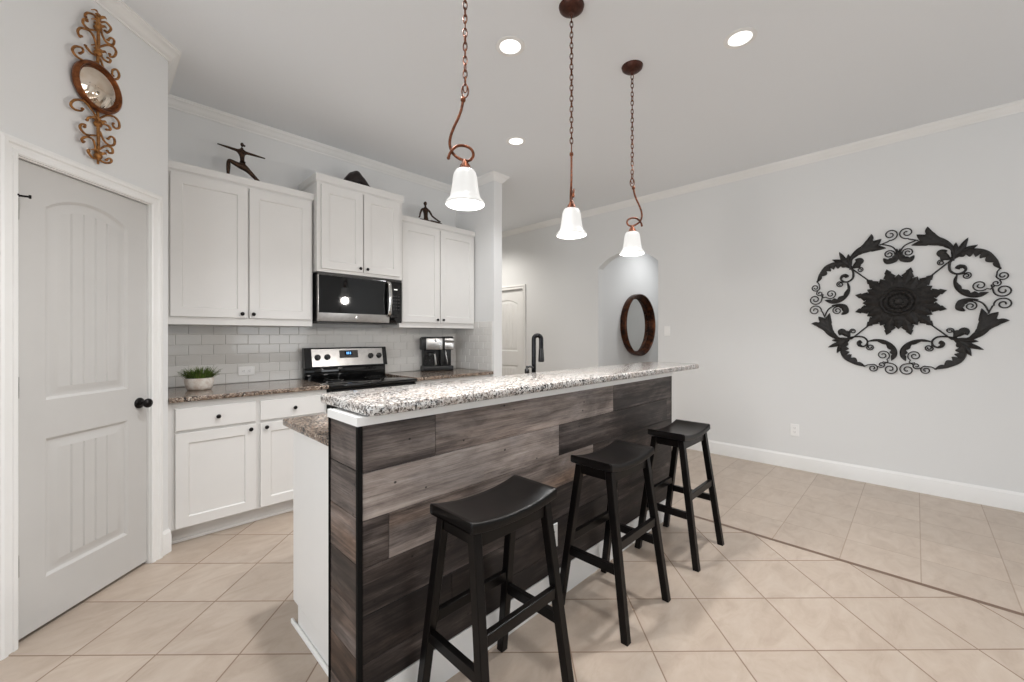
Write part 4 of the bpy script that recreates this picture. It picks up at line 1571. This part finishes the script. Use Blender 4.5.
def arch_half(G, name):
    """node at 45 degrees, heavy acanthus arch, crescent and spirals"""
    m = MB()
    band(m, G, [(.303, .300), (.310, .325), (.335, .350), (.385, .376), (.443, .378), (.497, .348), (.538, .282), (.560, .218)], [.004, .014, .010, .008, .008, .009, .008, .001], [.006, .014, .020, .026, .026, .028, .022, .001])
    band(m, G, [(.562, .212), (.534, .283), (.494, .342), (.443, .370), (.385, .368), (.338, .342)], [.004, .042, .052, .050, .044, .014], [.002, .004, .004, .004, .004, .004], .75, 6)
    rod(m, G, [(.303, .313), (.294, .270), (.300, .226), (.330, .200), (.362, .203), (.383, .228), (.374, .258), (.350, .262)], .0075)
    band(m, G, [(.386, .222), (.380, .256), (.352, .268), (.334, .250), (.352, .236)], [.004, .024, .026, .022, .004], [.002, .004, .005, .008, .004])
    rod(m, G, [(.340, .200), (.365, .197), (.395, .205)] + spiral(.387, .180, .026, .006, .9, -1.5, 20), .0048)
    band(m, G, [(.340, .200), (.328, .150), (.336, .095), (.368, .045), (.415, .018), (.462, .020), (.500, .044)], [.002, .010, .024, .036, .042, .036, .002], [.004, .012, .014, .012, .010, .008, .002], .6, 5)
    rod(m, G, [(.53, .09), (.508, .065)] + spiral(.455, .097, .044, .008, -.6, -1.6, 30), .0048)
    rod(m, G, [(.560, .225), (.542, .195), (.538, .160)] + spiral(.570, .163, .034, .007, PI + .1, 1.5, 26), .0048)
    rod(m, G, [(.560, .130)] + spiral(.537, .108, .026, .006, .9, -1.3, 20), .0046)
    rod(m, G, [(.512, .100), (.522, .055)] + spiral(.572, .052, .050, .008, PI, 1.6, 30), .005)
    # outward fleur on the diagonal
    fleur(m, G)
    return m


def fleur(m, G):
    band(m, G, [(.306, .316), (.345, .372), (.395, .476)], [.004, .034, .001], [.004, .034, .001], .3, 3)
    band(m, G, [(.312, .325), (.328, .380), (.330, .448)], [.003, .030, .001], [.003, .024, .001], .3, 2)
    band(m, G, [(.330, .345), (.382, .382), (.445, .412)], [.003, .026, .001], [.003, .030, .001], .3, 2)


def leaf_half(G, name):
    m = MB()
    rod(m, G, [(.306, -.313), (.345, -.318), (.385, -.312), (.420, -.294), (.450, -.262)], .009)
    band(m, G, [(.330, -.318), (.385, -.316), (.430, -.285), (.462, -.235), (.474, -.165), (.464, -.078)], [.004, .008, .018, .024, .030, .001], [.004, .012, .026, .042, .040, .001], .3, 4)
    band(m, G, [(.430, -.290), (.485, -.225), (.535, -.190), (.602, -.172)], [.006, .050, .046, .001], [.006, .028, .026, .001], .6, 4)
    band(m, G, [(.452, -.25), (.500, -.170), (.548, -.108)], [.006, .045, .001], [.006, .040, .001], .4, 2)
    rod(m, G, [(.497, -.120), (.512, -.080), (.520, -.060)] + spiral(.574, -.050, .050, .008, PI + .2, -1.6, 30), .005)
    rod(m, G, [(.500, -.105), (.470, -.040), (.420, -.012), (.380, -.018)], .0055)
    band(m, G, [(.45, -.010), (.400, -.012), (.368, -.032), (.356, -.068), (.380, -.094)], [.002, .014, .020, .016, .002], [.002, .018, .034, .030, .004], .5, 4)
    rod(m, G, [(.372, -.030), (.395, -.022)] + spiral(.408, -.058, .036, .008, PI / 2, -1.5, 24), .0048)
    rod(m, G, [(.318, -.300), (.322, -.275), (.316, -.255)] + spiral(.298, -.248, .022, .006, .2, 1.4, 20), .0046)
    band(m, G, [(.318, -.302), (.345, -.280), (.375, -.262), (.394, -.282)], [.006, .040, .042, .004], [.004, .016, .018, .004], .35, 2)
    return m


def rotG(k, mir):
    def G(a, b, o):
        for _ in range(k):
            a, b = -b, a                       # quarter turn counter-clockwise
        return FI(-a if mir else a, b, o)
    return G


for mir in (False, True):
    arch_half(rotG(0, mir), '').build('side_arch_scroll', IRON, t, smooth=40)
    leaf_half(rotG(0, mir), '').build('side_leaf_scroll', IRON, t, smooth=40)
    arch_half(rotG(3, mir), '').build('bottom_arch_scroll', IRON, t, smooth=40)
    leaf_half(rotG(1, mir), '').build('top_leaf_scroll', IRON, t, smooth=40)
    for sb in (1, -1):
        m = MB(); G = rotG(0, mir); m.tube([G(.15, sb * .155, .008), G(.308, sb * .316, .008)], .0055, 8); m.build('strut', IRON, t)
# rosette
m = MB()
NL = 12
for layer, (r_in, r_out, hw, oo, ph) in enumerate(((.06, .292, .056, .004, .5), (.05, .232, .054, .014, 0.0))):
    for k in range(NL):
        th = 2 * PI * (k + ph) / NL
        def GG(a, b, o, th=th, oo=oo):
            return FI(a * math.cos(th) - b * math.sin(th), a * math.sin(th) + b * math.cos(th), o + oo)
        for sg in (1, -1):
            pr = []
            nS = 40
            sp_ = [r_in + (r_out - r_in) * i / nS for i in range(nS + 1)]
            rows = []
            for i, a in enumerate(sp_):
                q = i / nS
                w = hw * (math.sin(PI * min(1, .18 + q * .82)) ** .75) * (1 - .12 * q)
                phs = (q * 6) % 1
                w *= 1 - .34 * phs ** 1.6 if q > .25 else 1
                if q == 1:
                    w = .0005
                rows.append([GG(a, 0, .012 + .010 * math.sin(PI * q)), GG(a, sg * w * .5, .010 + .004 * math.sin(PI * q)), GG(a, sg * w, .003), GG(a, sg * w, 0), GG(a, 0, .001)])
            m.ringsurf(rows, True, True, True)
ro = m.build('rosette_leaves', IRON, t, smooth=40)
m = MB()
pr = [(.150, .022), (.152, .034), (.143, .042), (.130, .038), (.120, .030), (.112, .040), (.100, .044), (.088, .038), (.080, .032), (.066, .044), (.048, .048), (.034, .044), (.028, .056), (.014, .062), (.0008, .063)]
rings = []
for r, o in [(a_ * .80, b_) for a_, b_ in pr]:
    rings.append([FI(r * math.cos(2 * PI * k / 72), r * math.sin(2 * PI * k / 72), o + (.006 if (k // 3) % 2 else 0) * (1 if .024 < r < .116 else 0)) for k in range(72)])
m.ringsurf(rings, True, True, True)
m.build('rosette_center', IRON, ro, smooth=30)


# ------------------------------------------------------------------ figurines on the cabinets
def skin(name, verts, edges, radii, mat, parent, sub=2, root=0):
    me = bpy.data.meshes.new(name)
    me.from_pydata(verts, edges, [])
    o = bpy.data.objects.new(name + '_tmp', me)
    COL.objects.link(o)
    o.modifiers.new('skin', 'SKIN')
    s = o.modifiers.new('sub', 'SUBSURF')
    s.levels = s.render_levels = sub
    sv = me.skin_vertices[0].data
    for i, r in enumerate(radii):
        r = r if isinstance(r, tuple) else (r, r)
        sv[i].radius = (r[0] * 1.45, r[1] * 1.45)
        sv[i].use_root = (i == root)
    dg = bpy.context.evaluated_depsgraph_get()
    me2 = bpy.data.meshes.new_from_object(o.evaluated_get(dg))
    bpy.data.objects.remove(o)
    for p in me2.polygons:
        p.use_smooth = True
    me2.name = name
    me2.materials.clear()
    me2.materials.append(mat)
    ob = bpy.data.objects.new(name, me2)
    COL.objects.link(ob)
    ob.parent = parent
    return ob


def head(m, c, r, h, tilt=0):
    rings = []
    for k in range(0, 9):
        a = PI * k / 8
        rr = r * math.sin(a) * (1 - .18 * (k / 8) if k > 4 else 1)
        rings.append([(c[0] + max(rr, .0004) * math.cos(2 * PI * j / 14) * .92, c[1] + max(rr, .0004) * math.sin(2 * PI * j / 14), c[2] + h * math.cos(a)) for j in range(14)])
    m.ringsurf(rings, True, True, True)


ZT = 2.4425
Y1 = 3.60
# warrior pose
t = thing('yoga_figurine', (.78, Y1, ZT), 'slim bronze yoga figurine in warrior pose with outstretched arms on the left wall cabinet', 'figurine')
V = [(.785, Y1, 2.560), (.780, Y1, 2.600), (.779, Y1, 2.640), (.778, Y1, 2.668), (.778, Y1, 2.690), (.778, Y1, 2.705),   # pelvis, waist, chest, shoulders, neck, head base
     (.750, Y1, 2.671), (.690, Y1, 2.676), (.624, Y1, 2.680),          # left arm
     (.806, Y1, 2.669), (.868, Y1, 2.668), (.934, Y1, 2.666),          # right arm
     (.745, Y1 - .01, 2.562), (.690, Y1 - .02, 2.578), (.688, Y1 - .02, 2.52), (.686, Y1 - .02, 2.450), (.660, Y1 - .024, 2.447),   # front leg, foot
     (.818, Y1 + .01, 2.545), (.872, Y1 + .015, 2.498), (.925, Y1 + .02, 2.450), (.950, Y1 + .012, 2.447)]
E = [(0, 1), (1, 2), (2, 3), (3, 4), (4, 5), (3, 6), (6, 7), (7, 8), (3, 9), (9, 10), (10, 11), (0, 12), (12, 13), (13, 14), (14, 15), (15, 16), (0, 17), (17, 18), (18, 19), (19, 20)]
Rr = [(.018, .013), (.012, .010), (.019, .012), (.017, .010), .006, .006, .008, .006, .003, .008, .006, .003, .013, .011, .010, .005, .004, .013, .010, .006, .004]
V = [(a - .78, b - Y1, c - ZT) for a, b, c in V]
skin('body', V, E, Rr, FIGB, t)
m = MB(); head(m, (-.001, 0, 2.722 - ZT), .0125, .0165); m.lathe([(.004, -.004), (.008, .002), (.007, .008), (.001, .011)], (.013, .001, 2.716 - ZT), 10); m.build('head', FIGB, t, local=True, smooth=80)

# seated pose
Y2 = 3.59
t = thing('yoga_figurine', (2.39, Y2, ZT), 'bronze yoga figurine seated cross-legged with hands on knees on the right wall cabinet', 'figurine')
V = [(2.392, Y2, 2.468), (2.390, Y2, 2.510), (2.389, Y2, 2.560), (2.388, Y2, 2.590), (2.386, Y2, 2.612), (2.385, Y2, 2.628),
     (2.345, Y2, 2.585), (2.318, Y2 - .01, 2.535), (2.298, Y2 - .03, 2.492), (2.282, Y2 - .04, 2.480),
     (2.432, Y2, 2.583), (2.462, Y2 - .01, 2.532), (2.512, Y2 - .03, 2.497), (2.548, Y2 - .04, 2.482),
     (2.355, Y2 - .02, 2.455), (2.285, Y2 - .06, 2.455), (2.350, Y2 - .09, 2.450), (2.42, Y2 - .085, 2.450),
     (2.430, Y2 - .02, 2.455), (2.548, Y2 - .06, 2.455), (2.47, Y2 - .105, 2.450), (2.37, Y2 - .11, 2.450)]
E = [(0, 1), (1, 2), (2, 3), (3, 4), (4, 5), (3, 6), (6, 7), (7, 8), (8, 9), (3, 10), (10, 11), (11, 12), (12, 13), (0, 14), (14, 15), (15, 16), (16, 17), (0, 18), (18, 19), (19, 20), (20, 21)]
Rr = [(.022, .015), (.018, .012), (.023, .013), (.019, .011), .007, .007, .008, .0065, .006, .005, .008, .0065, .006, .005, .010, .008, .006, .005, .010, .008, .006, .005]
V = [(a - 2.39, b - Y2, c - ZT) for a, b, c in V]
skin('body', V, E, Rr, FIGB, t)
m = MB(); head(m, (-.006, 0, 2.646 - ZT), .019, .024); m.build('head', FIGB, t, local=True, smooth=80)

# dark curled sculpture on the tall cabinet
Y3 = 3.56
ZS = 2.545 + .0532
m = MB()
rows = []
P = catmull([(1.535, Y3 + .01, 2.650), (1.570, Y3, 2.668), (1.622, Y3, 2.698), (1.680, Y3, 2.684), (1.745, Y3, 2.650), (1.830, Y3, 2.610)], 7)
RZ = [.030, .062, .068, .058, .044, .018, .004]
n_ = len(P)
for i, p in enumerate(P):
    q = i / (n_ - 1) * 6
    k = min(int(q), 5)
    r = RZ[k] + (RZ[k + 1] - RZ[k]) * (q - k)
    ring = []
    for j in range(20):
        a = 2 * PI * j / 20
        rr = r * (1 + .07 * math.sin(3 * a + i * .5))
        z = p.z + rr * math.sin(a) * 1.0
        ring.append((p.x + .25 * rr * math.sin(a), p.y + rr * math.cos(a) * .8, max(z, ZS)))
    rows.append(ring)
m.ringsurf(rows, True, True, True)
M2 = MB()
tag(m.build('dark_sculpture', FIGD, smooth=70), 'dark brown rounded sculpture tapering right on the tall cabinet above the microwave', 'sculpture')
